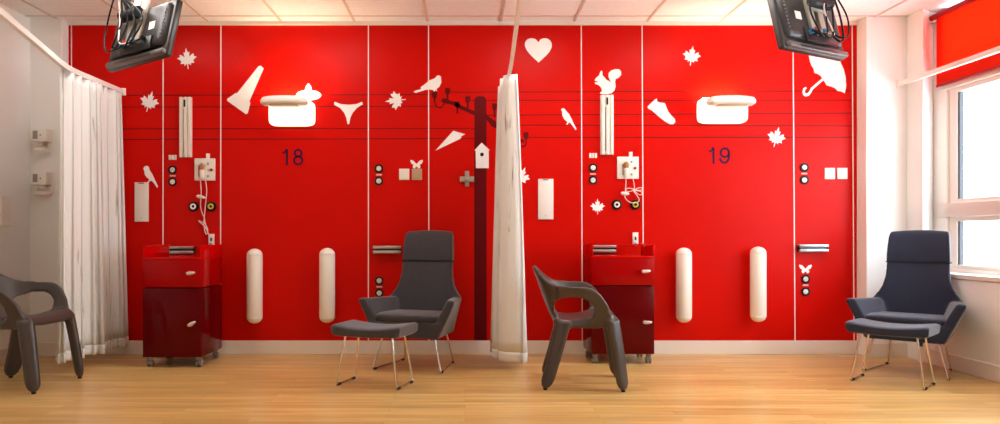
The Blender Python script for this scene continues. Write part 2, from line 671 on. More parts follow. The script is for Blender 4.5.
decal('traffic_cone_decal', 'large tilted white traffic cone decal beside the lit lamp of number 18', 'wall decal',
      [(258.7, 66.2), (261, 66), (263.6, 68.5), (249.5, 101), (250.3, 103), (247.8, 113.3), (246, 114.2), (227.6, 101), (227.3, 99), (235.6, 93.2), (237.4, 93)])
decal('blossom_decal', 'white three-lobed decal peeking over the lit lamp of number 18', 'wall decal',
      [(308.5, 83.6), (311, 86.5), (312.3, 90.6), (317, 91.2), (321.2, 94.8), (318.5, 98.5), (313, 100), (308.5, 100.4), (303, 100), (298.5, 98.4), (296.2, 95), (300, 91.5), (304.6, 90.6), (306, 86.5)], sm=4)
decal('briefs_decal', 'white briefs decal hung from the printed wires', 'wall decal',
      [(334.2, 102.6), (335, 101.9), (341, 104.2), (348.5, 104.8), (356, 104.2), (362, 101.9), (363, 104.2), (357, 107.8), (352.6, 113), (350.3, 118), (349.2, 124), (347.6, 124.2), (346.4, 118), (344.3, 113), (340, 107.8), (334.4, 105)])
BIRD1 = [(413.8, 92), (414.4, 91.1), (421, 89.2), (420.6, 87.4), (425, 84.2), (429.4, 80.4), (435, 78.3), (436.9, 76), (439, 75.3), (441, 76.9), (441.3, 82.5), (439.6, 86.4), (436.4, 89.2), (437.2, 91), (436.2, 91),
         (435.2, 89.8), (434.8, 91.6), (434, 91.4), (433, 90), (428.7, 89.4), (425, 90), (420, 91.7), (416, 93)]
decal('bird_decal', 'plump white bird decal perched on the dark crossarm of the printed pole', 'wall decal', BIRD1, group='white bird decals')
decal('bird_decal', 'slim white bird decal on the wires beside the white squirrel', 'wall decal',
      [(561, 109.6), (562, 108.4), (564, 108.4), (565.5, 110.2), (569, 114.2), (571.3, 118.6), (573.3, 123), (576.4, 129), (575.8, 130.2), (573, 126.4), (570.3, 123), (568.8, 122.4), (567.6, 124.6), (566.2, 124.4), (567.4, 122),
       (564.2, 119.2), (562.2, 115.2), (562.2, 111.8)], group='white bird decals')
decal('bird_decal', 'white bird decal standing on top of a tall white wall plate near the bunched curtain', 'wall decal',
      [(143.4, 168.7), (145, 166.2), (147.2, 165.8), (149, 167.2), (149.6, 170), (152.5, 174.4), (155, 180), (158.1, 186.4), (157.2, 187.8), (154.4, 183.6), (151.9, 180.9), (150, 181), (148.6, 182.4), (147.4, 182.4), (149.6, 179.6),
       (147, 177.6), (144.8, 174.4), (144.4, 170.6)], group='white bird decals')
decal('paper_plane_decal', 'white paper dart decal flying towards the printed pole', 'wall decal',
      [(435.5, 150.6), (453.3, 130.8), (465.2, 134.2), (460.6, 136.6), (461.6, 137.4), (460, 138.9)])
bh = decal('birdhouse_decal', 'white birdhouse decal with a dark round hole on the printed pole', 'wall decal',
           [(481.6, 142.8), (489.6, 150.2), (488.7, 151), (488.7, 168.2), (475.9, 168.2), (475.6, 151), (474.5, 150.4)], thick=.012)
a = new(); add_lathe(a, [(0, .0135), (.0155, .0135), (.0155, .011)], 20, OUT)
ho = obj('entrance_hole', a, 'black', bh); ho.location = (W(481.9, 154.6)[0] - bh.location.x, 0, W(481.9, 154.6)[1] - bh.location.z)
decal('heart_decal', 'white heart decal high on the wall beside the middle curtain rail', 'wall decal',
      [(538.6, 42), (540.4, 39.6), (544, 38.4), (548.2, 39.2), (551.2, 42.4), (551.6, 47), (549, 52.4), (544, 57.6), (540.2, 61), (538.6, 62.4), (537, 61), (533, 57.4), (528, 52), (525.2, 47), (525, 42.6), (527.6, 39.4), (531.4, 38.4), (535.6, 39.4)], sm=3)
decal('squirrel_decal', 'white squirrel decal sitting on top of a tall white rail', 'wall decal',
      [(600, 93.6), (600.2, 92.2), (601.8, 91.8), (601.6, 89.2), (600.4, 86.8), (598.4, 85), (595.4, 84), (594.6, 82.6), (597.8, 82.2), (597.6, 81.4), (594.8, 80.8), (595, 79.2), (597.2, 76.8), (598.8, 75.6), (600.4, 71.6), (601.6, 70.4), (602.4, 72.2),
       (602.4, 75.2), (604.4, 77.4), (606, 79.6), (608.6, 81), (611.2, 82.8), (609.8, 80), (608.4, 76.6), (608.6, 73), (611, 70.6), (615, 69.2), (619, 69.4), (621, 71.6), (621, 75), (618.6, 77.8), (615.6, 79), (615, 82), (615.6, 86.4), (614.4, 90.4), (611.6, 93.2), (607, 94.2), (602, 94)])
decal('boot_decal', 'white slipper boot decal toe down beside the lamp of number 19', 'wall decal',
      [(647.5, 106.9), (649, 105), (652, 102.2), (655.8, 98.8), (656.6, 98.9), (657.4, 101.8), (660, 102.6), (664, 103), (665.4, 104.2), (666.4, 107.6), (668.4, 112), (671.6, 116), (674.6, 118.8), (675.2, 121.8), (673.4, 124.2), (670, 124.2), (665, 121.4), (660, 117.6), (656, 114), (652, 110.6), (648.2, 108.6)])
decal('umbrella_decal', 'big white open umbrella decal half hidden behind a hanging monitor', 'wall decal',
      [(808.7, 55), (809.6, 60.5), (811.4, 65.6), (813.4, 68.6), (814.2, 73), (817.6, 74), (820.6, 76), (822, 78.4), (811, 87.8), (808.8, 92), (807, 93.4), (805.6, 93.5), (804.7, 92.4), (804.9, 90), (806.6, 88.4), (805.8, 87), (803.4, 88.2), (802.2, 91.6), (803, 95), (805.6, 96.6), (808.6, 95.8), (810.6, 93.4), (812.6, 89.6), (823.4, 80.2), (824.6, 82), (826.4, 85.4), (831, 86.6), (835, 88.2), (837.4, 91), (841, 91.4), (844.6, 93.2), (846, 86), (845.4, 77), (843.4, 69), (840.4, 62.6), (839.6, 60.2), (837.6, 61), (832, 56), (824, 52.4), (816, 52)])
BF = [(0, .10), (.16, .26), (.5, .62), (.92, .76), (1.0, .56), (.82, .16), (.46, -.06), (.62, -.28), (.52, -.56), (.26, -.62), (.09, -.3), (0, -.40)]
BF = BF + [(-x, y) for x, y in BF[1:-1]][::-1]


def butterfly(px, py, half_px, label):
    s = half_px / SW
    cx, cz = W(px, py)
    bm = new()
    add_prism_xz(bm, [(x * s, y * s) for x, y in BF], -.004, 0)
    tag(obj('butterfly_decal', bm, 'sticker', loc=(cx, 0, cz)), label, 'wall decal', 'white butterfly decals')


butterfly(416.6, 164.6, 6.3, 'small white butterfly decal sitting on the beige switch plate')
butterfly(805.3, 269.4, 6.3, 'small white butterfly decal above the low pair of sockets under the silver bar')

# printed telegraph pole
pole = thing('telegraph_pole_mural', 'dark maroon telegraph pole with crossarms and wires printed on the red wall', 'mural', (0, 0, 0))


def flat(name, loops, material, y=-.0012):
    bm = new()
    for pts in loops:
        add_prism_xz(bm, [W(*p) for p in pts], y, 0.0)
    return obj(name, bm, material, pole)


flat('pole_trunk', [[(474.2, 341), (474.4, 100), (475.6, 97.4), (478, 96.2), (483, 96.2), (485.4, 97.6), (486.4, 100), (486.8, 341)]], 'mural', -.0016)
flat('crossarm', [[(441.4, 99.6), (443.6, 98), (447, 99.2), (452, 101.2), (456, 101.8), (458.4, 104), (475.6, 111.6), (475.6, 116), (459, 108.6), (452, 104.6), (446, 103.6), (441.6, 101.8)]], 'mural')
flat('crossarm', [[(485, 113), (492, 119), (496, 121.6), (503, 128), (512, 134), (524, 140), (524, 143), (510, 138.6), (500, 130.6), (492, 126.6), (485, 118)]], 'mural')


def insulator(px, py, h=12, hook=0):
    L1 = [[(px - 2.4, py), (px + 2.4, py), (px + 2.6, py + 4), (px + 1.6, py + 6.2), (px + .9, py + 6.6), (px + .9, py + h), (px - .9, py + h), (px - .9, py + 6.6), (px - 1.6, py + 6.2), (px - 2.6, py + 4)]]
    return flat('insulator', L1, 'mural')


insulator(447.6, 88, 12)
insulator(467.7, 96.2, 12)
insulator(434.6, 91.8, 8)
insulator(457.3, 101.6, 12)
insulator(494.6, 103.5, 14)
insulator(526, 132.2, 8)


def hook(pts):
    path = smooth_path([(W(*p)[0], 0, W(*p)[1]) for p in pts], 5)
    L1, R1 = [], []
    for i, p in enumerate(path):
        t = (path[min(i + 1, len(path) - 1)] - path[max(i - 1, 0)]).normalized()
        nn = Vector((-t.z, 0, t.x)) * .006
        L1.append(((p + nn).x, (p + nn).z)); R1.append(((p - nn).x, (p - nn).z))
    bm = new()
    add_prism_xz(bm, L1 + R1[::-1], -.0012, 0)
    obj('hook', bm, 'mural', pole)


hook([(434.8, 98), (434.8, 103), (437, 106.6), (441, 107.6), (443.6, 105), (444, 101)])
hook([(526, 139), (526, 143.6), (524, 146.4), (520, 146)])
wl = [(70, 95.6, 434, 94.6), (70, 107.2, 436, 106.4), (70, 128.9, 476, 128.4), (70, 139.8, 476, 138.4), (450, 92.2, 853, 91.0), (470, 100.4, 853, 100.2), (486, 115.2, 853, 113.2), (496, 125.2, 853, 125.9), (528, 137.7, 853, 137.3)]
for (xa, ya, xb, yb) in wl:
    flat('wire', [[(xa, ya - .36), (xb, yb - .36), (xb, yb + .36), (xa, ya + .36)]], 'wire', -.001)

# bed numbers, drawn as stroked digits
def ring_pts(cx, cy, rx, ry, a0=0.0, a1=2 * PI, n=28):
    return [(cx + rx * math.cos(a0 + (a1 - a0) * k / n), cy + ry * math.sin(a0 + (a1 - a0) * k / n)) for k in range(n + 1)]


def stroke(bm, pts, w, closed=False):
    n = len(pts)
    L1, R1 = [], []
    for i, p in enumerate(pts):
        if closed:
            a, c = pts[(i - 1) % (n - 1)], pts[(i + 1) % (n - 1)]
        else:
            a, c = pts[max(0, i - 1)], pts[min(n - 1, i + 1)]
        tx, ty = c[0] - a[0], c[1] - a[1]
        ln = math.hypot(tx, ty)
        nx, ny = -ty / ln * w / 2, tx / ln * w / 2
        L1.append((p[0] + nx, p[1] + ny)); R1.append((p[0] - nx, p[1] - ny))
    f = [[bm.verts.new((q[0], y, q[1])) for q in row] for y in (-.0025, 0.0) for row in (L1, R1)]
    fl, fr_, bl, br_ = f
    for i in range(n - 1):
        bm.faces.new((fl[i], fl[i + 1], fr_[i + 1], fr_[i]))
        bm.faces.new((fl[i], bl[i], bl[i + 1], fl[i + 1]))
        bm.faces.new((fr_[i], fr_[i + 1], br_[i + 1], br_[i]))


def digit(name, ch, parent, x):
    """height 1 unit = .136 m"""
    bm = new()
    h = .136
    wd = .0165
    if ch == '1':
        stroke(bm, [(.012, h * .5), (.012, -h * .5)], wd)
        stroke(bm, [(-.026, h * .245), (-.012, h * .27), (0.0, h * .34), (.006, h * .49)], wd * .8)
    elif ch == '8':
        stroke(bm, ring_pts(0, h * .245, .0285, h * .195), wd, True)
        stroke(bm, ring_pts(0, -h * .20, .0345, h * .24), wd, True)
    else:
        stroke(bm, ring_pts(0, h * .18, .034, h * .26), wd, True)
        stroke(bm, [(.034, h * .18)] + ring_pts(-.004, -h * .02, .0385, h * .415, .32, -PI * .90, 22), wd)
    o = obj(name, bm, 'navy', parent)
    o.location = (x, 0, 0)


for txt, px, py, lab in (('18', 292.6, 157.2, 'dark blue number 18 on the red wall under the lit lamp'), ('19', 719.0, 155.6, 'dark blue number 19 on the red wall under the other lamp')):
    x, z = W(px, py)
    t = thing('bed_number', lab, 'number', (x, 0, z), 0, 'bed numbers')
    digit('digit', txt[0], t, -.058)
    digit('digit', txt[1], t, .047)

# ================================================================== fittings on the wall
def box_part(name, parent, m, x0, x1, y0, y1, z0, z1, bev=.002, seg=2):
    bm = new(); add_box(bm, x0, x1, y0, y1, z0, z1, bev, seg)
    return obj(name, bm, m, parent, smooth=35)


# round sockets
sock = thing('round_socket', 'x', 'socket', (0, 0, 0), 0, 'round white sockets with black rims')
a = new(); add_lathe(a, [(0, 0), (.0355, 0), (.0365, .006), (.0345, .011), (.0225, .0115), (.0215, .006), (0, .006)], 28, OUT); obj('rim', a, 'black', sock, smooth=40)
a = new(); add_lathe(a, [(0, .0085), (.0195, .0085), (.0213, .007), (.0213, .004)], 28, OUT); fc = obj('face', a, 'plastic_white', sock, smooth=40)
a = new()
for q in range(3):
    an = PI / 2 + q * 2 * PI / 3
    add_lathe(a, [(0, .0092), (.0022, .0092), (.0022, .008)], 8, Matrix.Translation((.009 * math.cos(an), 0, .009 * math.sin(an))) @ OUT)
pins = obj('pin_holes', a, 'steel_dark', fc)
pins.data.name = 'pin_holes'
SOCKS = [((172.7, 169.8), 'upper round white socket under the three small tabs near the white bird'),
         ((172.7, 181.8), 'lower round white socket of the pair near the white bird'),
         ((378.9, 168.6), 'upper round white socket of the pair beside the beige switch plate'),
         ((378.9, 181.0), 'lower round white socket of the pair beside the beige switch plate'),
         ((379.3, 280.6), 'upper round white socket above the arm of the charcoal lounge chair'),
         ((379.3, 293.0), 'lower round white socket just above the arm of the charcoal lounge chair'),
         ((593.0, 167.8), 'upper round white socket below the squirrel rail and its three tabs'),
         ((593.0, 180.2), 'lower round white socket above the small maple leaf'),
         ((804.2, 167.4), 'upper round white socket below the umbrella'),
         ((804.2, 180.0), 'lower round white socket below the umbrella'),
         ((805.4, 279.0), 'socket directly under the small butterfly near the navy lounge chair'),
         ((805.4, 291.6), 'lowest socket near the navy lounge chair, second below the butterfly')]
for i, (p, lab) in enumerate(SOCKS):
    x, z = W(*p)
    if i == 0:
        sock.location = (x, 0, z); sock['label'] = lab
    else:
        dup(sock, (x, 0, z), lab)
for (p, lab) in (((172.8, 175.8), 'pale label strip between the sockets near the white bird'), ((379, 174.8), 'pale label strip between the sockets beside the switch plates'),
                 ((379.3, 286.8), 'pale label strip between the sockets above the charcoal chair arm'), ((593, 174), 'pale label strip between the sockets above the small maple leaf'),
                 ((804.3, 173.6), 'pale label strip between the sockets below the umbrella'), ((805.4, 285.2), 'pale label strip between the sockets under the butterfly')):
    x, z = W(*p)
    bm = new(); add_box(bm, -.024, .024, -.004, 0, -.0065, .0065, .001, 1)
    tag(obj('label_strip', bm, 'pink_label', loc=(x, 0, z)), lab, 'label', 'socket label strips')

# three small white tabs
for (p, lab) in (((172.9, 157.5), 'row of three small white tabs under the tall rail near the white bird'), ((593, 155.6), 'row of three small white tabs under the squirrel rail')):
    x, z = W(*p)
    t = thing('triple_switch', lab, 'switch', (x, 0, z), 0, 'three-tab switches')
    for q in (-1, 0, 1):
        box_part('tab', t, 'plastic_white', q * .0225 - .0092, q * .0225 + .0092, -.009, 0, -.02, .02, .0015)
    box_part('back_plate', t, 'red', -.033, .033, -.0025, 0, -.022, .022, .0005, 1)

# switch plates
def plate(p, m, lab, w=.083, h=.092):
    x, z = W(*p)
    t = thing('switch_plate', lab, 'switch', (x, 0, z), 0, 'square switch plates')
    box_part('plate', t, m, -w / 2, w / 2, -.012, 0, -h / 2, h / 2, .003)
    box_part('rocker', t, m, -.012, .012, -.0145, -.01, -.012, .012, .0015)
plate((404.3, 174.4), 'plastic_white', 'square white switch plate next to the beige one')
plate((417.0, 174.4), 'beige_plastic', 'square beige switch plate under the small butterfly')
plate((829.4, 173.6), 'plastic_white', 'white switch plate beside the umbrella sockets, nearer to them of two')
plate((841.8, 173.6), 'plastic_white', 'white switch plate nearest the white wall pier, of two')

# long white wall plates
for (p0, p1, lab) in (((135.2, 182.4), (149, 221.6), 'long white wall plate with a white bird standing on it'), ((538, 179), (553.2, 219.4), 'long white wall plate beside the middle curtain')):
    xa, za = W(*p0); xb, zb = W(*p1)
    t = thing('long_wall_plate', lab, 'wall plate', ((xa + xb) / 2, 0, (za + zb) / 2), 0, 'long white wall plates')
    w, h = (xb - xa) / 2, (za - zb) / 2
    box_part('plate', t, 'plastic_white', -w, w, -.014, 0, -h, h, .003)
    box_part('clip', t, 'grey', -.022, .022, -.02, -.012, h - .012, h - .002, .001)
    a = new(); add_lathe(a, [(0, .0165), (.004, .016), (.004, .013)], 10, Matrix.Translation((0, 0, -h + .03)) @ OUT); obj('screw', a, 'grey', t)

# tall vertical rails
for (p0, p1, lab) in (((180.0, 97.6), (192.4, 157.3), 'tall white ribbed rail mounted upright beside the three-tab switch near the white bird'), ((600.1, 95.4), (613.3, 154.9), 'tall white ribbed rail mounted upright under the squirrel')):
    xa, za = W(*p0); xb, zb = W(*p1)
    t = thing('vertical_rail', lab, 'rail', ((xa + xb) / 2, 0, (za + zb) / 2), 0, 'tall ribbed wall rails')
    w, h = (xb - xa) / 2, (za - zb) / 2
    box_part('back_channel', t, 'plastic_white', -w, w, -.016, 0, -h, h, .002)
    for q in (-.62, .08, .70):
        box_part('rib', t, 'plastic_white', w * q - .013, w * q + .013, -.034, -.01, -h, h, .004)
    box_part('groove', t, 'grey', -w * .34, -w * .16, -.0175, -.012, -h + .03, h - .1, .0005, 1)
    box_part('slot', t, 'black', -.009, .006, -.0365, -.03, h - .082, h - .022, .003)
    box_part('end_foot', t, 'grey', -.012, .008, -.03, -.01, -h - .004, -h + .012, .002)

# nurse call panels
def call_panel(p0, p1, lab):
    xa, za = W(*p0); xb, zb = W(*p1)
    t = thing('nurse_call_unit', lab, 'panel', ((xa + xb) / 2, 0, (za + zb) / 2), 0, 'nurse call panels')
    w, h = (xb - xa) / 2, (za - zb) / 2
    box_part('plate', t, 'plastic_white', -w, w, -.02, 0, -h, h, .004)
    box_part('tab', t, 'plastic_white', .01, .038, -.014, 0, h - .002, h + .04, .002)
    # handset in its cradle
    box_part('cradle', t, 'grey', -.05, -.034, -.034, -.018, -.06, .028, .004)
    hb = new()
    add_loft(hb, [[(-.018 + rx * math.cos(2 * PI * k / 14), yy + ry * math.sin(2 * PI * k / 14), zz) for k in range(14)]
                  for zz, rx, ry, yy in ((-.082, .012, .009, -.03), (-.075, .016, .012, -.032), (-.03, .018, .014, -.034), (.0, .019, .015, -.034))])
    obj('handset_grip', hb, 'plastic_white', t, smooth=50)
    hb = new()
    add_loft(hb, [[(-.018 + rx * math.cos(2 * PI * k / 14), yy + ry * math.sin(2 * PI * k / 14), zz) for k in range(14)]
                  for zz, rx, ry, yy in ((-.004, .0195, .0155, -.034), (.02, .022, .018, -.036), (.034, .02, .016, -.036), (.046, .012, .01, -.034), (.049, .004, .004, -.033))])
    obj('handset_head', hb, 'brown', t, smooth=60)['label'] = 'orange brown head of the handset'
    a = new(); add_lathe(a, [(0, .034), (.009, .033), (.0115, .029), (.0115, .018)], 18, Matrix.Translation((.056, 0, -.004)) @ OUT); obj('call_button', a, 'red_button', t, smooth=40)
    for zz in (.048, -.055):
        a = new(); add_lathe(a, [(0, .024), (.008, .024), (.009, .018)], 14, Matrix.Translation((.028, 0, zz)) @ OUT); obj('indicator', a, 'grey', t, smooth=40)
    a = new()
    for sx in (-1, 1):
        for sz in (-1, 1):
            add_lathe(a, [(0, .0215), (.003, .021), (.003, .019)], 8, Matrix.Translation((sx * (w - .012), 0, sz * (h - .012))) @ OUT)
    obj('corner_screws', a, 'grey', t)
    return t


call_panel((195.2, 158.6), (215.6, 180.6), 'square white call panel with handset, above the twisted cord')
call_panel((616.8, 156.9), (638.3, 178.9), 'square white call panel with handset beside the squirrel rail')


def cord(pathpx, ys, r=.0032):
    return smooth_path([(W(p[0], p[1])[0], y, W(p[0], p[1])[1]) for p, y in zip(pathpx, ys)], 6)


t = thing('handset_cable', 'pale twisted cord hanging from the call panel down to the cabinet near the bunched curtain', 'cord', (0, 0, 0))
a = new(); add_tube(a, cord([(201.8, 180.4), (202.4, 190), (202.2, 197), (201.6, 206), (203, 213), (205, 218), (206.6, 226), (208.4, 232), (211, 236)], [-.03, -.03, -.028, -.024, -.02, -.018, -.02, -.02, -.02]), .0038, 8); obj('strand', a, 'cable_white', t, smooth=60)
a = new(); add_tube(a, cord([(206.4, 180.4), (207.6, 190), (206.8, 200), (205.8, 210), (205.2, 216), (204.6, 224), (206, 232), (207.6, 234), (208.6, 230), (206, 224), (202.6, 222), (199.6, 220.6), (200.4, 222), (204, 225), (207.6, 230)], [-.02] * 15), .0038, 8); obj('strand', a, 'cable_white', t, smooth=60)
a = new(); add_loft(a, [[(W(px, 0)[0], -.032 + .012 * rr * math.cos(2 * PI * k / 12), W(0, py)[1] + .014 * rr * math.sin(2 * PI * k / 12)) for k in range(12)] for px, py, rr in ((197.8, 196.4, .3), (199, 196.4, .9), (202, 196.8, 1.05), (205, 197.6, .8), (207.4, 198.2, .3))]); obj('clip', a, 'plastic_white', t, smooth=60)

t = thing('handset_cable', 'pale cord tied in a bundle below the call panel beside the squirrel rail', 'cord', (0, 0, 0))
a = new(); add_tube(a, cord([(625.2, 178.8), (625, 186), (624.4, 192), (624, 196), (625.6, 199.6), (629.6, 202.6), (634, 203)], [-.03, -.03, -.03, -.03, -.026, -.03, -.035]), .0034, 8); obj('strand', a, 'cable_white', t, smooth=60)
a = new(); add_tube(a, cord([(632.4, 178.8), (633.4, 184), (633.4, 189), (629, 188.4), (625.8, 189), (625.6, 191.4), (629, 191.6), (633, 190.4), (637, 188.4), (641, 188), (641.6, 190), (637, 190.4), (632.6, 189.4), (634, 191.4), (638, 194.6), (641, 194.6), (641.4, 192.4), (637.4, 191), (633, 191), (636.6, 196), (638.6, 200), (636, 203.4)],
                                  [-.022] * 22), .0034, 8); obj('bundle', a, 'cable_white', t, smooth=60)
a = new(); add_loft(a, [[(W(px, 0)[0], -.032 + .012 * rr * math.cos(2 * PI * k / 12), W(0, py)[1] + .015 * rr * math.sin(2 * PI * k / 12)) for k in range(12)] for px, py, rr in ((620, 193.4, .3), (621.2, 193.4, .9), (624, 194, 1.05), (627, 194, .8), (628.4, 194, .3))]); obj('clip', a, 'plastic_white', t, smooth=60)

# gas outlets
def outlet(p, ringm, lab):
    x, z = W(*p)
    t = thing('gas_outlet', lab, 'gas outlet', (x, 0, z), 0, 'round gas outlets')
    a = new(); add_lathe(a, [(0, 0), (.041, 0), (.0415, .014), (.036, .022), (.026, .0235), (.024, .018), (0, .018)], 28, OUT); obj('body', a, 'black', t, smooth=40)
    a = new(); add_lathe(a, [(.0115, .019), (.0125, .027), (.022, .027), (.0245, .024), (.0245, .018)], 28, OUT); obj('ring', a, ringm, t, smooth=40)
    a = new(); add_lathe(a, [(0, .0245), (.0105, .024), (.0115, .018)], 20, OUT); obj('nozzle', a, 'black', t, smooth=40)
outlet((194.0, 206.5), 'plastic_white', 'black round gas outlet with white ring beside the twisted cord')
outlet((211.6, 206.5), 'yellow', 'black round gas outlet with yellow ring beside the twisted cord')
outlet((616.5, 204.7), 'plastic_white', 'black round gas outlet with white ring beside the small maple leaf')
outlet((635.0, 204.7), 'yellow', 'black round gas outlet with yellow ring under the tied cord bundle')

# small plugs plates over the cabinets
for (p0, p1, lab) in (((209, 234), (214.6, 244.6), 'small pale cord socket just above the cabinet with the twisted cord'), ((632.3, 232.4), (637.9, 244.2), 'small pale cord socket just above the cabinet near number 19')):
    xa, za = W(*p0); xb, zb = W(*p1)
    t = thing('cord_socket', lab, 'socket', ((xa + xb) / 2, 0, (za + zb) / 2), 0, 'small cord sockets')
    w, h = (xb - xa) / 2, (za - zb) / 2
    box_part('plate', t, 'plastic_white', -w, w, -.016, 0, -h, h, .002)
    box_part('jack', t, 'steel_dark', -.007, .007, -.0185, -.012, -.014, .014, .002)
    box_part('plug', t, 'grey', -.011, .011, -.04, -.012, -h - .012, -h + .012, .003)

# metal cross fitting near the pole
x, z = W(467, 179.2)
t = thing('cross_bracket', 'beige metal cross shaped bracket beside the printed pole under the paper dart', 'bracket', (x, 0, z))
box_part('upright', t, 'bracket', -.017, .017, -.016, 0, -.06, .066, .002)
box_part('crossbar', t, 'bracket', -.058, .058, -.028, -.004, -.023, .02, .002)
box_part('screw_plate', t, 'alu', -.012, .012, -.032, -.024, -.012, .012, .002)

# silver wall bars
def bar(pxa, pxb, py, gm, lab):
    y = -.045
    xa, z = W(pxa, py, y); xb, _ = W(pxb, py, y)
    t = thing('wall_bar', lab, 'wall bar', ((xa + xb) / 2, 0, z), 0, 'silver wall bars')
    w = (xb - xa) / 2
    box_part('upper_bar', t, 'alu', -w, w, -.05, -.012, .008, .031, .004)
    box_part('lower_bar', t, 'alu', -w, w, -.05, -.012, -.031, -.008, .004)
    box_part('groove', t, gm, -w + .001, w - .001, -.04, 0, -.009, .009, .001)
    for s in (-1, 1):
        box_part('end_cap', t, 'black', s * w - .005 * (1 + s), s * w + .005 * (1 - s), -.047, 0, -.028, .028, .002)
bar(373, 401, 249.6, 'steel_dark', 'silver wall bar with dark groove beside the charcoal lounge chair head')
bar(799.4, 828.6, 248.2, 'blue_groove', 'silver wall bar with blue grey groove above the small butterfly')
bar(168.4, 193.6, 249.8, 'steel_dark', 'silver wall bar seen through the open tray of the cabinet near the bunched curtain')
bar(592, 616.2, 248.6, 'steel_dark', 'silver wall bar seen through the open tray of the cabinet near number 19')

# bumper columns
for (px, py0, py1, lab) in ((254.7, 248.6, 323.4, 'upright white bumper column nearest the cabinet with the twisted cord'), (327.2, 247.9, 322.9, 'upright white bumper column beside the footstool of the charcoal chair'),
                            (683.9, 247.6, 322.6, 'upright white bumper column nearest the cabinet of number 19'), (758.2, 246.6, 321.8, 'upright white bumper column on the umbrella side of number 19')):
    yy = -.085
    x, z0 = W(px, py1, yy); _, z1 = W(px, py0, yy)
    t = thing('bumper_column', lab, 'bumper', (x, yy, z0), 0, 'white bumper columns')
    R, h = .063, z1 - z0
    a = new(); add_lathe(a, [(R - .001, .055), (R, .058), (R, h - .058), (R - .001, h - .055)], 36); obj('column', a, 'bumper', t, smooth=50)
    a = new(); add_lathe(a, [(R - .002, h - .056)] + [(R * math.cos(q * PI / 16), h - .054 + .054 * math.sin(q * PI / 16)) for q in range(0, 9)], 36); obj('cap', a, 'bumper', t, smooth=60)
    a = new(); add_lathe(a, [(R * math.cos(q * PI / 16), .054 - .054 * math.sin(q * PI / 16)) for q in range(8, -1, -1)] + [(R - .002, .056)], 36); obj('cap', a, 'bumper', t, smooth=60)
    box_part('back_spine', t, 'plastic_white', -.03, .03, .02, .085, .05, h - .05, .003)

# bed head lamps
def lamp(px0, px1, py0, py1, lab, hx0, hx1):
    y = -.07
    xa, za = W(px0, py0, y); xb, zb = W(px1, py1, y)
    x, z = (xa + xb) / 2, (za + zb) / 2
    w, h = (xb - xa) / 2, (za - zb) / 2
    t = thing('bed_head_lamp', lab, 'wall lamp', (x, 0, z), 0, 'bed head lamps')
    box_part('back_box', t, 'red', -w + .02, w - .02, -.05, 0, -h + .015, h - .015, .01, 3)
    d = new()
    prof = []
    nseg = 40
    for k in range(nseg):
        a = 2 * PI * k / nseg
        ca, sa = math.cos(a), math.sin(a)
        e = .32
        prof.append((w * math.copysign(abs(ca) ** e, ca), h * math.copysign(abs(sa) ** e, sa)))
    rings = []
    for sc, yy in ((.97, -.05), (1.0, -.058), (1.0, -.085), (.97, -.105), (.90, -.116)):
        rings.append([(p[0] * (1 - (1 - sc) * .5), yy, p[1] * sc) for p in prof])
    add_loft(d, rings)
    obj('diffuser', d, 'lamp_on', t, smooth=50)
    box_part('uplight', t, 'lamp_top', -w * .8, w * .8, -.10, -.06, h - .002, h, .0005, 1)
    # swivelling reading head in front of the top edge
    yh = -.235
    ha, _ = W(hx0, 100, yh); hb, _ = W(hx1, 100, yh)
    hc, hw = (ha + hb) / 2 - x, (hb - ha) / 2
    zc = W(0, 100.6, yh)[1] - z
    hd = new()
    sec = []
    for q in range(-10, 11):
        u = q / 10
        f = (1 - abs(u) ** 5) ** .5 * .5 + .5 if abs(u) < 1 else .45
        lift = -.010 * u * u
        sec.append([(hc + hw * u, yh + .075 * f * math.copysign(abs(math.cos(2 * PI * k / 20)) ** .7, math.cos(2 * PI * k / 20)), zc + lift + .038 * f * math.copysign(abs(math.sin(2 * PI * k / 20)) ** .8, math.sin(2 * PI * k / 20))) for k in range(20)])
    add_loft(hd, sec)
    obj('reading_head', hd, 'plastic_white', t, smooth=50)
    box_part('head_lens', t, 'beige_plastic', hc - hw * .62, hc + hw * .62, yh - .05, yh + .04, zc - .046, zc - .03, .004)
    for s in (-1, 1):
        ar = new(); add_tube(ar, [(hc + s * hw * .45, yh + .05, zc), (hc * .6 + s * hw * .45, -.12, h - .02), (s * hw * .45, -.06, h - .012)], .012, 10)
        obj('arm', ar, 'plastic_white', t, smooth=50)
lamp(269.5, 315, 101.5, 126.2, 'lit white bed lamp above the number 18', 261.5, 307.5)
lamp(697.3, 746.6, 98.6, 123.6, 'lit white bed lamp above the number 19', 707.4, 754.4)

# dispensers on the white pier
for (py0, py1, lab) in ((129, 152.4, 'small white wall dispenser on the white pier, upper of two'), (172, 195.4, 'small white wall dispenser on the white pier, lower of two')):
    z1 = W(0, py0, -.15)[1]; z0 = W(0, py1, -.15)[1]
    t = thing('wall_dispenser', lab, 'dispenser', (-3.39, -.098, z0), 0, 'white dispensers on the pier')
    h = z1 - z0
    box_part('back_plate', t, 'plastic_white', -.07, .066, -.012, 0, .02, h, .003)
    box_part('housing', t, 'plastic_white', -.062, .058, -.1, -.01, h - .105, h - .002, .006)
    box_part('window', t, 'grey', -.05, -.012, -.1025, -.09, h - .085, h - .02, .002)
    box_part('lock', t, 'steel_dark', .006, .014, -.1025, -.09, h - .06, h - .05, .001)
    box_part('nozzle', t, 'plastic_white', -.02, .02, -.08, -.03, h - .135, h - .1, .004)
    box_part('drip_tray', t, 'plastic_white', -.05, .045, -.09, 0, 0, .03, .006)
bm = new(); add_box(bm, 0, .012, -.06, .06, -.115, .115, .003, 2)
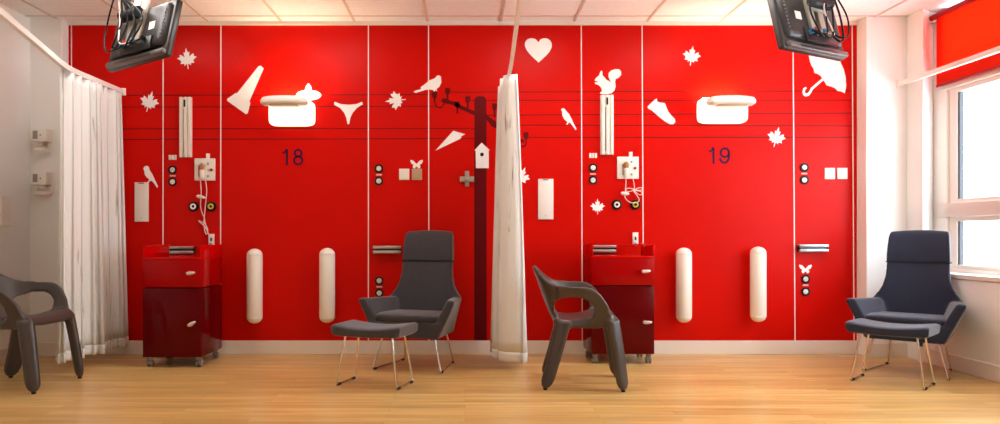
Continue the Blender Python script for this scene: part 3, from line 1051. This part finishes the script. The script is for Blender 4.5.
tag(obj('wall_plate', bm, 'plastic_white', loc=(XL, yd(5.58), 1.165)), 'white plate at the picture edge on the plain white wall beyond the taupe armchair', 'wall plate')

# ================================================================== curtains and rails
def rail(name, label, pts, w=.028, h=.036):
    t = thing(name, label, 'curtain rail', (0, 0, 0))
    bm = new()
    P = [Vector(p) for p in pts]
    rings = []
    for i, p in enumerate(P):
        a, c = P[max(0, i - 1)], P[min(len(P) - 1, i + 1)]
        tt = (c - a).normalized()
        sd = Vector((tt.y, -tt.x, 0)).normalized()
        rings.append([p + sd * w / 2 + Vector((0, 0, h / 2)), p - sd * w / 2 + Vector((0, 0, h / 2)), p - sd * w / 2 - Vector((0, 0, h / 2)), p + sd * w / 2 - Vector((0, 0, h / 2))])
    add_loft(bm, rings)
    obj('track', bm, 'rail', t, smooth=30)
    return t


zr = 2.157
lp = [(-2.815, -.004, zr), (-2.815, yd(5.42), zr)] + [tuple(v) for v in smooth_path([(-2.815, yd(5.30), zr), (-2.800, yd(5.14), zr), (-2.765, yd(4.98), zr)], 6)] + [(-2.454, yd(3.85), zr), (-2.18, yd(2.85), zr)]
t = rail('curtain_rail', 'white curtain rail that bends out from the red wall over the bunched curtain', lp)
box_part('wall_flange', t, 'rail', -2.84, -2.79, -.012, 0, zr - .03, zr + .03, .002)
t = rail('curtain_rail', 'white curtain rail running over the gathered middle curtain', [(.335, -.004, zr), (.318, yd(5.0), zr), (.275, yd(3.66), zr), (.245, yd(2.7), zr)], .022, .03)
box_part('wall_flange', t, 'rail', .31, .36, -.012, 0, zr - .03, zr + .03, .002)
t = rail('curtain_rail', 'white curtain rail along the window wall in front of the red blind', [(3.486, -.145, 2.192), (3.486, yd(2.8), 2.192)], .022, .036)
box_part('wall_flange', t, 'rail', 3.462, 3.51, -.158, -.143, 2.165, 2.22, .002)


def curtain(name, label, plan, z0, z1, material, nh=26, hem=.07):
    """plan(u, v): u along the cloth 0..1, v height 0 (hem) .. 1 (top) -> x, y"""
    t = thing(name, label, 'curtain', (0, 0, 0))
    nu = 260

    def sheet(va, vb, n, off):
        bm = new()
        rows = []
        for j in range(n + 1):
            v = va + (vb - va) * j / n
            row = []
            for i in range(nu + 1):
                u = i / nu
                x, y = plan(u, v)
                dz = .006 * math.sin(u * 23) * (1 - v)
                row.append(bm.verts.new((x, y, z0 + (z1 - z0) * v + dz)))
            rows.append(row)
        for a, b2 in zip(rows, rows[1:]):
            for i in range(nu):
                bm.faces.new((a[i], a[i + 1], b2[i + 1], b2[i]))
        return bm
    H = z1 - z0
    c = obj('cloth', sheet(hem / H, 1.0, nh, 0), material, t, smooth=180)
    md = c.modifiers.new('thick', 'SOLIDIFY'); md.thickness = .003; md.offset = 0
    h2 = obj('hem', sheet(0.0, hem / H, 3, 0), material, t, smooth=180)
    md = h2.modifiers.new('thick', 'SOLIDIFY'); md.thickness = .004; md.offset = 0
    return t


def left_plan(u, v):
    y0, y1 = yd(5.06), -.035
    y = y0 + (y1 - y0) * (u ** .92)
    nf = 9
    ph = nf * 2 * PI * u + .9 * math.sin(4.1 * u * PI) + .3 * math.sin(v * 3 + u * 9)
    amp = (.030 + .030 * (1 - v)) * (1 + .35 * math.sin(u * 17)) * (.55 + .45 * min(1, u * 4))
    s = math.sin(ph)
    x = -2.815 + amp * math.copysign(abs(s) ** .75, s) + .035 * (1 - v) * (u - .1)
    y += .026 * math.sin(2 * ph) * (.6 + .4 * (1 - v)) - .012 * (1 - v) * (1 - u)
    return x, min(y, -.02)


c1 = curtain('bay_curtain', 'long white bay curtain bunched against the red wall beside the taupe armchair', left_plan, .088, zr - .022, 'curtain')


def mid_plan(u, v):
    nf = 5
    ph = nf * 2 * PI * u + .5 * math.sin(7 * u) + .35 * math.sin(v * 2.6 + u * 11)
    wv = 1 - v
    amp = .066 + .074 * wv ** .9
    env = .82 + .18 * math.cos(u * 13 + 1.2)
    s = math.sin(ph + .6)
    x = .322 + amp * env * math.copysign(abs(s) ** .8, s) + .01 * wv
    y = yd(5.24) + (yd(5.72) - yd(5.24)) * u + .03 * math.sin(2 * ph) * (.4 + .6 * wv) - .02 * wv * math.cos(ph * .5)
    return x, y


curtain('bay_curtain', 'white curtain gathered into a tall narrow bunch in the middle of the red wall', mid_plan, .062, zr - .020, 'curtain2')
# ================================================================== bedside cabinets
def cabinet(label, loc, w, dp, top_z, rotz=0, mirror=1):
    t = thing('bedside_cabinet', label, 'cabinet', loc, rotz, 'red bedside cabinets')
    z0 = .075
    k = top_z
    hw = w / 2
    zt = k - .105      # tray floor
    zd = k - .315      # bottom of drawer
    # lower cupboard carcass
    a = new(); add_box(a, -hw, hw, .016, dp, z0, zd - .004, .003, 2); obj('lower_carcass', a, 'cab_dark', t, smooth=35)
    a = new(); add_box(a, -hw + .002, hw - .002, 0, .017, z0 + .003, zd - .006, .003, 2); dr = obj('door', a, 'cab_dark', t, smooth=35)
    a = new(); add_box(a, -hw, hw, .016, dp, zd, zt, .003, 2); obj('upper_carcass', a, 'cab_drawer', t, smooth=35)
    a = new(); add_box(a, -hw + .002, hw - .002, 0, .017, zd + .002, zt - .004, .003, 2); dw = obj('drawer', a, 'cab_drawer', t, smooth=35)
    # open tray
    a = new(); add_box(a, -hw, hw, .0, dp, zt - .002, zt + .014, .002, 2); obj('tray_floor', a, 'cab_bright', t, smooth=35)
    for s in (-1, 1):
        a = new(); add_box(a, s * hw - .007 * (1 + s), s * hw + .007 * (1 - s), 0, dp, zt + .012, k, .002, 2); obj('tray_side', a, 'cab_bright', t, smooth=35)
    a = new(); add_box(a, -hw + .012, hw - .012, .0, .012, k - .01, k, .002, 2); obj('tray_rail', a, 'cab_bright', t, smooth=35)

    def lever(par, x, z, tilt):
        h = new()
        add_lathe(h, [(0, .022), (.013, .02), (.0145, .012), (.0145, 0)], 18, OUT)
        ln = .062
        ca, sa = math.cos(tilt), math.sin(tilt)
        rings = []
        for q, r in ((-.016, .006), (-.01, .011), (.01, .013), (.03, .011), (.044, .008), (.05, .003)):
            rings.append([(q * ca - r * math.sin(2 * PI * n / 12) * sa, -.026 + .6 * r * math.cos(2 * PI * n / 12), q * sa + r * math.sin(2 * PI * n / 12) * ca) for n in range(12)])
        add_loft(h, rings)
        o = obj('handle', h, 'handle', par, smooth=50)
        o.location = (x, 0, z)
    lever(dw, hw - .085, (zd + zt) / 2 + .002, .12)
    lever(dr, hw - .075, z0 + .245, .5 if mirror > 0 else .05)
    # casters
    for sx in (-1, 1):
        for sy in (.045, dp - .06):
            c = new()
            for q in (-1, 1):
                add_lathe(c, [(0, -.008), (.021, -.008), (.026, -.004), (.026, .004), (.021, .008), (0, .008)], 20, Matrix.Translation((q * .014, .012, .026)) @ Matrix.Rotation(PI / 2, 4, 'Y'))
            add_box(c, -.006, .006, -.012, .03, .02, .062, .003, 2)
            wl2 = obj('caster', c, 'caster', t, smooth=40)
            wl2.location = (sx * (hw - .034), sy, 0)
            c = new(); add_lathe(c, [(0, .05), (.012, .05), (.022, .06), (.022, .076), (0, .076)], 16)
            obj('caster_stem', c, 'caster', wl2, smooth=40)
    return t


cabinet('tall red wheeled bedside cabinet beside the bunched curtain, under the twisted cord', (-2.164, yd(5.387), 0), .434, .46, .906)
cabinet('tall red wheeled bedside cabinet behind the taupe side-on armchair', (1.196, yd(5.525), 0), .478, .38, .912, mirror=-1)

# ================================================================== moulded armchairs
def ellipse_sec(c, n1, n2, a, b2, n=14, p=1.0):
    return [c + n1 * (a * math.copysign(abs(math.cos(2 * PI * k / n)) ** p, math.cos(2 * PI * k / n))) + n2 * (b2 * math.copysign(abs(math.sin(2 * PI * k / n)) ** p, math.sin(2 * PI * k / n))) for k in range(n)]


def monobloc_meshes():
    """coordinates: x across, -y forward, z up"""
    bm = new()

    def P(x, u, z):
        return Vector((x, -u, z))

    def slab(grid, th):
        """grid[i][j] of points -> closed slab of thickness th along its normals"""
        n, m = len(grid), len(grid[0])
        nor = [[None] * m for _ in range(n)]
        for i in range(n):
            for j in range(m):
                du = grid[min(i + 1, n - 1)][j] - grid[max(i - 1, 0)][j]
                dv = grid[i][min(j + 1, m - 1)] - grid[i][max(j - 1, 0)]
                nor[i][j] = du.cross(dv).normalized()
        A = [[bm.verts.new(grid[i][j] + nor[i][j] * th / 2) for j in range(m)] for i in range(n)]
        B = [[bm.verts.new(grid[i][j] - nor[i][j] * th / 2) for j in range(m)] for i in range(n)]
        for i in range(n - 1):
            for j in range(m - 1):
                bm.faces.new((A[i][j], A[i + 1][j], A[i + 1][j + 1], A[i][j + 1]))
                bm.faces.new((B[i][j], B[i][j + 1], B[i + 1][j + 1], B[i + 1][j]))
        for i in range(n - 1):
            bm.faces.new((A[i][0], B[i][0], B[i + 1][0], A[i + 1][0]))
            bm.faces.new((A[i][m - 1], A[i + 1][m - 1], B[i + 1][m - 1], B[i][m - 1]))
        for j in range(m - 1):
            bm.faces.new((A[0][j], A[0][j + 1], B[0][j + 1], B[0][j]))
            bm.faces.new((A[n - 1][j], B[n - 1][j], B[n - 1][j + 1], A[n - 1][j + 1]))

    def in_hole(u, z):
        return (abs((u + .075) / .136)) ** 2.2 + (abs((z - .497) / .091)) ** 2.2 < 1

    RIM = [(-.30, .70), (-.24, .678), (-.183, .662), (-.087, .657), (.008, .651), (.055, .637), (.088, .612), (.118, .575), (.142, .535), (.160, .488), (.178, .43), (.19, .395)]

    def rim_z(u):
        for (a0, b0), (a1, b1) in zip(RIM, RIM[1:]):
            if a0 <= u <= a1:
                return b0 + (b1 - b0) * (u - a0) / (a1 - a0)
        return .0

    def hx_of(z):
        return .212 + .086 * max(0.0, min(1, (z - .42) / .23)) ** .85

    def sheet(cells, th):
        b2 = new()
        cache = {}
        for quad in cells:
            vs = []
            for key, co_ in quad:
                if key not in cache:
                    cache[key] = b2.verts.new(co_)
                vs.append(cache[key])
            b2.faces.new(vs)
        bmesh.ops.recalc_face_normals(b2, faces=b2.faces[:])
        bmesh.ops.solidify(b2, geom=b2.faces[:], thickness=th)
        me = bpy.data.meshes.new('sheet')
        b2.to_mesh(me); b2.free()
        bm.from_mesh(me)
        bpy.data.meshes.remove(me)

    # backrest: wraps round the sitter, tall in the middle, cut away by the two side openings
    ni, nj = 64, 36
    pt = {}
    for i in range(ni + 1):
        f = -1 + 2 * i / ni
        af = abs(f)
        rim = .668 + .105 * (0.5 + 0.5 * math.cos(PI * min(1, af / .82))) - .008 * af
        for j in range(nj + 1):
            v = j / nj
            z = .415 + (rim - .415) * v
            hx = hx_of(z)
            uc = -.195 - .135 * (max(0, z - .415) / .35) ** .85
            x = hx * math.sin(f * 1.35) / math.sin(1.35)
            u = uc + (.150 + .03 * v) * (1 - math.cos(f * 1.35)) / (1 - math.cos(1.35))
            pt[i, j] = (x, u, z)
    cells = []
    for i in range(ni):
        for j in range(nj):
            ks = [(i, j), (i + 1, j), (i + 1, j + 1), (i, j + 1)]
            cx_ = sum(pt[k][0] for k in ks) / 4; cu = sum(pt[k][1] for k in ks) / 4; cz_ = sum(pt[k][2] for k in ks) / 4
            if abs(cx_) > .12 and in_hole(cu, cz_):
                continue
            cells.append([(k, P(*pt[k])) for k in ks])
    sheet(cells, .026)
    # sides: broad arm bands with an oval opening
    for s in (-1, 1):
        cells = []
        st = .0065
        for iu in range(-26, 31):
            for iz in range(58, 106):
                cu, cz_ = (iu + .5) * st, (iz + .5) * st
                low = .392 + .30 * max(0, abs(cu + .04) - .1) ** 1.6
                if cz_ > rim_z(cu) or cz_ < low or in_hole(cu, cz_):
                    continue
                quad = []
                for (a0, b0) in ((0, 0), (1, 0), (1, 1), (0, 1)):
                    u_, z_ = (iu + a0) * st, (iz + b0) * st
                    x_ = hx_of(z_) + .012 * math.exp(-((u_ + .02) / .1) ** 2) + .020 * max(0, (u_ - .05) / .1) * max(0, 1 - (z_ - .4) / .2)
                    quad.append(((iu + a0, iz + b0), P(s * x_, u_, z_)))
                cells.append(quad)
        sheet(cells, .030)
    # seat: shallow scoop with a rolled front
    G = []
    for i in range(21):
        f = -1 + 2 * i / 20
        row = []
        for j in range(19):
            v = j / 18
            u = -.195 + .405 * v
            z = .420 - .012 * math.sin(PI * min(1, v / .7)) + .036 * max(0, (v - .3) / .5) ** 1.2
            if v > .84:
                z -= 2.6 * (v - .84) ** 2
            z += .020 * abs(f) ** 3
            hx = .228 - .03 * (1 - v)
            row.append(P(hx * f, u, z))
        G.append(row)
    slab(G, .030)
    for s in (-1, 1):
        # legs: broad flattened sections with a rounded foot
        for (top, mid, foot, turn) in (((.226, .172, .445), (.238, .205, .25), (.246, .238, .012), 0.62), ((.192, -.130, .43), (.210, -.175, .25), (.238, -.246, .012), -0.5)):
            rings = []
            p0, p1, p2 = P(s * top[0], top[1], top[2]), P(s * mid[0], mid[1], mid[2]), P(s * foot[0], foot[1], foot[2])
            for q in range(22):
                v = q / 21
                c = p0 * (1 - v) ** 2 + (p1 * 2 - (p0 + p2) * .5) * 2 * v * (1 - v) + p2 * v * v
                # widths
                wdt = (.050 if top[1] > 0 else .058) - .005 * v
                dpt = .030 - .006 * v
                if v > .86:
                    k3 = math.sqrt(max(0.02, 1 - ((v - .86) / .14) ** 2))
                    wdt *= .35 + .65 * k3
                    dpt *= .7 + .3 * k3
                fwd = 1 if top[1] > 0 else -1
                a1 = Vector((math.cos(turn) , 0, 0)) * s + Vector((0, -math.sin(turn), 0))
                a1 = Vector((s * math.cos(turn * 1.5), -math.sin(turn * 1.5) * -1, 0)).normalized()
                a2 = Vector((0, 0, 1)).cross(a1).normalized()
                sec = []
                for k in range(20):
                    an = 2 * PI * k / 20
                    ca, sa = math.cos(an), math.sin(an)
                    r1 = wdt * math.copysign(abs(ca) ** .75, ca)
                    r2 = dpt * math.copysign(abs(sa) ** .8, sa)
                    sec.append(c + a1 * r1 + a2 * r2)
                rings.append(sec)
            add_loft(bm, rings)
    # drain boss under the seat
    add_lathe(bm, [(0, .378), (.014, .378), (.018, .39), (.022, .42), (0, .42)], 14, Matrix.Translation((0, .0, 0)))
    V, Fs, Nn = remeshed(bm, .0075, 12, .5)

    def region(c):
        x, u, z = c.x, -c.y, c.z
        if z < .405 and (abs(x) > .13) and (abs(u) > .1):
            return ('leg', x > 0, u > 0)
        if z > .47 and u > -.165 and abs(x) > .2:
            return ('armrest', x > 0)
        if u < -.2 + .12 * max(0, (abs(x) - .1) / .15) and z > .445:
            return ('backrest',)
        if z > .47 and abs(x) > .19:
            return ('armrest', x > 0)
        if z > .49:
            return ('backrest',)
        return ('seat',)
    return split_mesh(V, Fs, Nn, region)


def make_armchair(label, loc, rotz):
    t = thing('moulded_armchair', label, 'chair', loc, rotz, 'moulded taupe armchairs')
    for key, me in monobloc_meshes().items():
        mesh_obj(key[0], me, 'plastic_chair', t)
    for (x, u) in ((.246, .238), (-.246, .238), (.238, -.246), (-.238, -.246)):
        a = new(); add_lathe(a, [(0, 0), (.012, 0), (.014, .006), (.012, .016), (0, .016)], 12)
        f = obj('foot_pad', a, 'rubber', t, smooth=50); f.location = (x, -u, 0)
    return t


ch = make_armchair('taupe moulded armchair seen side-on between the middle curtain and a red cabinet', (.78, yd(4.83), 0), math.radians(83.5))
dup(ch, (-2.885, yd(4.76), 0), 'taupe moulded armchair cut by the picture edge in front of the bunched curtain', rotz=math.radians(87))

# ================================================================== lounge chairs and footstools
def lounge_meshes():
    bm = new()

    def hull(pts):
        vs = [bm.verts.new(p) for p in pts]
        bmesh.ops.convex_hull(bm, input=vs)
    for s in (-1, 1):
        hull([(s * .366, -.268, .522), (s * .312, -.262, .522), (s * .285, .13, .508), (s * .215, .11, .508),
              (s * .366, -.268, .50), (s * .245, -.258, .245), (s * .165, -.25, .245), (s * .215, .19, .245), (s * .13, .17, .245), (s * .29, .14, .48)])
    hull([(s * .235, -.268, .245) for s in (-1, 1)] + [(s * .29, -.268, .355) for s in (-1, 1)] + [(s * .20, .20, .245) for s in (-1, 1)] + [(s * .24, .20, .36) for s in (-1, 1)])
    # backrest loft
    rings = []
    for z, hw, yf, yb in ((.26, .20, .10, .19), (.36, .235, .11, .205), (.44, .275, .125, .22), (.50, .290, .136, .232), (.53, .268, .142, .238), (.56, .246, .150, .243), (.595, .226, .158, .25), (.65, .211, .17, .258),
                          (.70, .205, .182, .265), (.76, .203, .196, .276), (.80, .202, .206, .284)):
        ring = []
        n = 14
        for k in range(n + 1):
            f = -1 + 2 * k / n
            ring.append((hw * f, yf - .03 * (f * f) + .012, z))
        for k in range(n + 1):
            f = 1 - 2 * k / n
            ring.append((hw * f * .97, yb - .035 * (f * f), z))
        rings.append(ring)
    add_loft(bm, rings)
    V, Fs, Nn = remeshed(bm, .0095, 5, .5)

    def region(c):
        if c.z > .40 and c.y > .085 and abs(c.x) < .235 + .03:
            return ('backrest',)
        if c.z > .37 and abs(c.x) > .19:
            return ('armrest', c.x > 0)
        return ('seat_shell',)
    return split_mesh(V, Fs, Nn, region)


def sled(parent, pts, ends, name='sled_leg'):
    a = new(); add_tube(a, pts, .0065, 10)
    o = obj(name, a, 'chrome', parent, smooth=50)
    for e, dr in ends:
        g2 = new(); add_tube(g2, [Vector(e) - Vector(dr) * .02 , Vector(e) + Vector(dr) * .02], .0095, 10)
        for v in g2.verts:
            v.co.z = max(v.co.z, 0.0)
        obj('glide', g2, 'rubber', o, smooth=50)
    return o


def rounded_corner(pts, r=.02):
    out = [Vector(pts[0])]
    for i in range(1, len(pts) - 1):
        p, a, c = Vector(pts[i]), Vector(pts[i - 1]), Vector(pts[i + 1])
        da, dc = (a - p).normalized(), (c - p).normalized()
        for q in range(5):
            t2 = q / 4
            out.append((p + da * r) * (1 - t2) ** 2 + p * 2 * t2 * (1 - t2) + (p + dc * r) * t2 ** 2)
    out.append(Vector(pts[-1]))
    return out


def lounge(label, loc, rotz, m):
    t = thing('lounge_chair', label, 'chair', loc, rotz, 'high-backed lounge chairs')
    for key, me in lounge_meshes().items():
        mesh_obj(key[0], me, m, t)
    # headrest pad, seamed above the back
    a = new()
    rings = []
    for z, hw, yf, yb in ((.780, .197, .205, .270), (.786, .203, .197, .284), (.84, .202, .200, .292), (.90, .199, .210, .300), (.965, .194, .225, .306), (.995, .191, .236, .306), (1.010, .187, .244, .302), (1.017, .180, .254, .294)):
        ring = []
        n = 14
        crown = 1 if z > .97 else 0
        for k in range(n + 1):
            f = -1 + 2 * k / n
            ring.append((hw * f, yf - .026 * f * f + .012, z - crown * .012 * f * f))
        for k in range(n + 1):
            f = 1 - 2 * k / n
            ring.append((hw * f * .98, yb - .03 * f * f, z - crown * .012 * f * f))
        rings.append(ring)
    add_loft(a, rings)
    o = obj('headrest', a, m, t, smooth=45)
    bv = o.modifiers.new('bev', 'BEVEL'); bv.width = .006; bv.segments = 2; bv.angle_limit = math.radians(50)
    a = new()
    ring2 = []
    for z in (.774, .784):
        n = 14
        ring2.append([(.2055 * (-1 + 2 * k / n), .1945 - .028 * (-1 + 2 * k / n) ** 2 + .012, z) for k in range(n + 1)] + [(.2055 * (1 - 2 * k / n), .25, z) for k in range(n + 1)])
    add_loft(a, ring2)
    obj('seam_shade', a, 'rubber', t)  # seam line as a near-black strip, painting the shade of its groove
    # seat cushion
    a = new()
    rings = []
    for q in range(17):
        f = -1 + 2 * q / 16
        y0, y1 = -.285, .13
        hx = .262
        x = hx * f
        e = (1 - abs(f) ** 6) ** (1 / 3) if abs(f) < 1 else .0
        th = .033 * (.35 + .65 * e)
        ring = []
        for k in range(24):
            an = 2 * PI * k / 24
            ca, sa = math.cos(an), math.sin(an)
            yy = (y0 + y1) / 2 + (y1 - y0) / 2 * (.90 + .10 * e) * math.copysign(abs(ca) ** .45, ca) - .0 * f * f
            if ca < 0:
                yy += .035 * f * f
            zz = .378 + .012 * f * f - .02 * (yy + .28) + th * math.copysign(abs(sa) ** .75, sa) + .012 * (1 - f * f) * (1 if sa > 0 else 0)
            ring.append((x, yy, zz))
        rings.append(ring)
    add_loft(a, rings)
    o = obj('seat_cushion', a, m, t, smooth=60)
    for s in (-1, 1):
        pts = [(s * .195, -.20, .26), (s * .262, -.25, .0075), (s * .200, .23, .0075), (s * .165, .15, .26)]
        d = (Vector(pts[2]) - Vector(pts[1])).normalized()
        sled(t, rounded_corner(pts), [(Vector(pts[1]) + d * .035, d), (Vector(pts[2]) - d * .035, d)])
    return t


lounge('charcoal high-backed lounge chair with chrome sled legs in front of the red wall', (-.348, yd(5.45), 0), math.radians(-17), 'char')
lounge('navy high-backed lounge chair in the corner below the window', (3.213, yd(5.25), 0), math.radians(-42.5), 'navy_fab')


def stool(label, loc, rotz, m):
    t = thing('footstool', label, 'footstool', loc, rotz, 'curved footstools')
    a = new()
    hx, hy = .243, .165
    rings = []
    for q in range(25):
        f = -1 + 2 * q / 24
        sag = .024 * f * f
        e = (1 - abs(f) ** 12) ** (1 / 4) if abs(f) < 1 else 0
        ring = []
        for k in range(24):
            an = 2 * PI * k / 24
            ca, sa = math.cos(an), math.sin(an)
            yy = hy * (.93 + .07 * e) * math.copysign(abs(ca) ** .35, ca)
            kk = .5 + .5 * math.copysign(abs(sa) ** .36, sa)
            lo_, hi_ = .320 + .006 * f * f + .012 * (1 - e), .384 + sag - .010 * (1 - e)
            zz = lo_ + (hi_ - lo_) * kk
            ring.append((hx * f * (1.0 if sa > 0 else .985), yy, zz))
        rings.append(ring)
    add_loft(a, rings)
    obj('pad', a, m, t, smooth=32)
    for s in (-1, 1):
        pts = [(s * .165, -.095, .335), (s * .212, -.132, .0075), (s * .212, .132, .0075), (s * .165, .095, .335)]
        d = (Vector(pts[2]) - Vector(pts[1])).normalized()
        sled(t, rounded_corner(pts), [(Vector(pts[1]) + d * .03, d), (Vector(pts[2]) - d * .03, d)])
    return t


stool('charcoal footstool with a dished top on chrome sled legs before the charcoal chair', (-.59, yd(4.793), 0), math.radians(-18.8), 'char')
stool('navy footstool with a dished top on chrome sled legs before the navy chair', (2.834, yd(4.842), 0), math.radians(-44.5), 'navy_fab')

# ================================================================== hanging monitors
def monitor(label, loc, yaw, tilt, mirror, roll=0.0):
    t = thing('hanging_monitor', label, 'monitor', loc, 0, 'ceiling-hung monitors')
    R = Euler((math.radians(-tilt), 0, 0)).to_matrix().to_4x4()
    Z = Matrix.Rotation(yaw, 4, 'Z')
    T = Z @ R @ Matrix.Rotation(math.radians(roll), 4, 'Y')
    w, h = .335, .43

    def part(name, bm, m, par=t, sm=35):
        for v in bm.verts:
            v.co = T @ v.co
        return obj(name, bm, m, par, smooth=sm)
    sx = mirror
    a = new(); add_box(a, -w, w, .0, .05, 0, h, .014, 3); part('casing', a, 'tv')
    a = new(); add_box(a, -w + .02, w - .02, .047, .053, .03, h - .02); part('screen', a, 'screen')
    a = new()
    rr = []
    for sc, yy in ((1.0, .004), (.97, -.012), (.86, -.034), (.80, -.038)):
        rr.append([(x * sc, yy, .22 + (z - .22) * sc) for x, z in ((-.29, .07), (.29, .07), (.31, .10), (.31, .38), (.28, .41), (-.28, .41), (-.31, .38), (-.31, .10))])
    add_loft(a, rr); part('rear_cover', a, 'tv')
    a = new(); add_box(a, -w + .03, w - .01, -.03, .03, .004, .04, .010, 3); part('lower_lip', a, 'tv_lip')
    a = new(); add_box(a, -.2, .2, -.034, -.02, .008, .022, .003, 2); part('speaker_slot', a, 'tv_dark')
    # port recess with plugs
    a = new(); add_box(a, -.14, .2, -.05, -.03, .05, .15, .006, 2); pr = part('port_panel', a, 'tv_dark')
    for i, (px, m) in enumerate(((-.10, 'blue_plug'), (-.06, 'red_plug'), (-.02, 'grey'), (.03, 'blue_plug'), (.08, 'grey'), (.13, 'black'))):
        a = new(); add_box(a, px - .012, px + .012, -.085, -.045, .10 + .015 * (i % 2), .128 + .015 * (i % 2), .003, 2); part('plug', a, m, pr)
    # bracket plate and screws
    a = new(); add_box(a, -.075, -.02, -.062, -.036, .13, .5, .004, 2); part('mount_rail', a, 'bracket')
    a = new(); add_box(a, .025, .08, -.062, -.036, .13, .5, .004, 2); part('mount_rail', a, 'bracket')
    a = new(); add_box(a, -.09, .095, -.09, -.06, .27, .36, .004, 2); cp = part('mount_plate', a, 'bracket')
    a = new(); add_tube(a, [(-.09, -.11, .315), (.095, -.11, .315)], .042, 18); part('tilt_joint', a, 'black', t, 45)
    # vents and label
    a = new()
    for q in range(9):
        add_box(a, sx * -.275 - .004, sx * -.275 + .004, -.036, -.018, .13 + q * .026, .142 + q * .026)
    part('vents', a, 'tv_lip')
    a = new(); add_box(a, sx * -.165 - .03, sx * -.165 + .03, -.0405, -.036, .205, .262); part('rating_label', a, 'plastic_white')
    # pole up to the ceiling
    j = T @ Vector((0, -.12, .315))
    top = HC - loc[2]
    a = new(); add_tube(a, [j, j + Vector((0, -.03, .08)), (j.x, j.y - .03, top)], .024, 16); obj('ceiling_pole', a, 'black', t, smooth=50)
    a = new(); add_lathe(a, [(0, top - .03), (.06, top - .03), (.085, top - .008), (.085, top), (0, top)], 24, Matrix.Translation((j.x, j.y - .03, 0))); obj('ceiling_plate', a, 'plastic_white', t, smooth=40)
    # cables
    for i, (x0, x1, dz, m, r) in enumerate(((-.10, -.02, -.03, 'black', .006), (-.06, .05, -.05, 'black', .006), (.03, -.04, -.02, 'cable_white', .005), (.08, .12, -.06, 'black', .007), (.13, .2, -.03, 'black', .006), (-.12, -.19, -.05, 'black', .006))):
        p = [T @ Vector((x0, -.08, .115)), T @ Vector((x0 * .8 + sx * .02, -.12, .10 + dz)), T @ Vector(((x0 + x1) / 2 + sx * .03, -.13, .13 + dz)), T @ Vector((x1 + sx * .03, -.13, .26)), j + Vector((sx * .03 - .008 * i, -.04, .14)), Vector((j.x + .03 * math.cos(i), j.y - .03 + .03 * math.sin(i), top - .02))]
        a = new(); add_tube(a, smooth_path(p, 6), r, 8); obj('cable', a, m, t, smooth=60)
    return t


monitor('dark hanging monitor seen from behind above the bunched curtain', (-2.305, yd(5.10), 2.185), math.radians(-31.5), 15, -1, -3.0)
monitor('dark hanging monitor seen from behind in front of the umbrella', (2.365, yd(4.915), 2.205), math.radians(30), 14, 1)

# ================================================================== light, world, camera
w = bpy.data.worlds.new('World'); SC.world = w
w.use_nodes = True
bg = w.node_tree.nodes['Background']
bg.inputs['Color'].default_value = (0.80, 0.91, 1.0, 1)
bg.inputs['Strength'].default_value = 7.0

# daylight enters through the long window: sampling portals in the openings
for (z0, z1) in ((.72, 2.10), (2.285, HC)):
    la = bpy.data.lights.new('window_portal', 'AREA')
    la.shape = 'RECTANGLE'
    la.size = 3.4
    la.size_y = z1 - z0
    la.cycles.is_portal = True
    o = bpy.data.objects.new('window_portal', la); COL.objects.link(o)
    o.location = (XW + .06, yd(3.98), (z0 + z1) / 2)
    o.rotation_euler = Euler((PI / 2, 0, PI / 2)).to_matrix().to_euler()

cam = bpy.data.cameras.new('Camera')
cam.sensor_width = 36.0
cam.lens = F / 1000.0 * 36.0
cam.shift_x = (500.0 - CX) / 1000.0
cam.shift_y = (CY - 212.0) / 1000.0
co = bpy.data.objects.new('Camera', cam); COL.objects.link(co)
co.location = (0, -D, CZ)
co.rotation_euler = (PI / 2, 0, 0)
SC.camera = co

SC.view_settings.view_transform = 'Standard'
SC.view_settings.look = 'None'
SC.view_settings.gamma = 1.0
SC.view_settings.use_curve_mapping = False
SC.view_settings.exposure = 0.7
SC.cycles.use_denoising = True
SC.cycles.max_bounces = 10
SC.cycles.diffuse_bounces = 6
SC.cycles.sample_clamp_indirect = 8.0
SC.cycles.caustics_reflective = False
SC.cycles.caustics_refractive = False
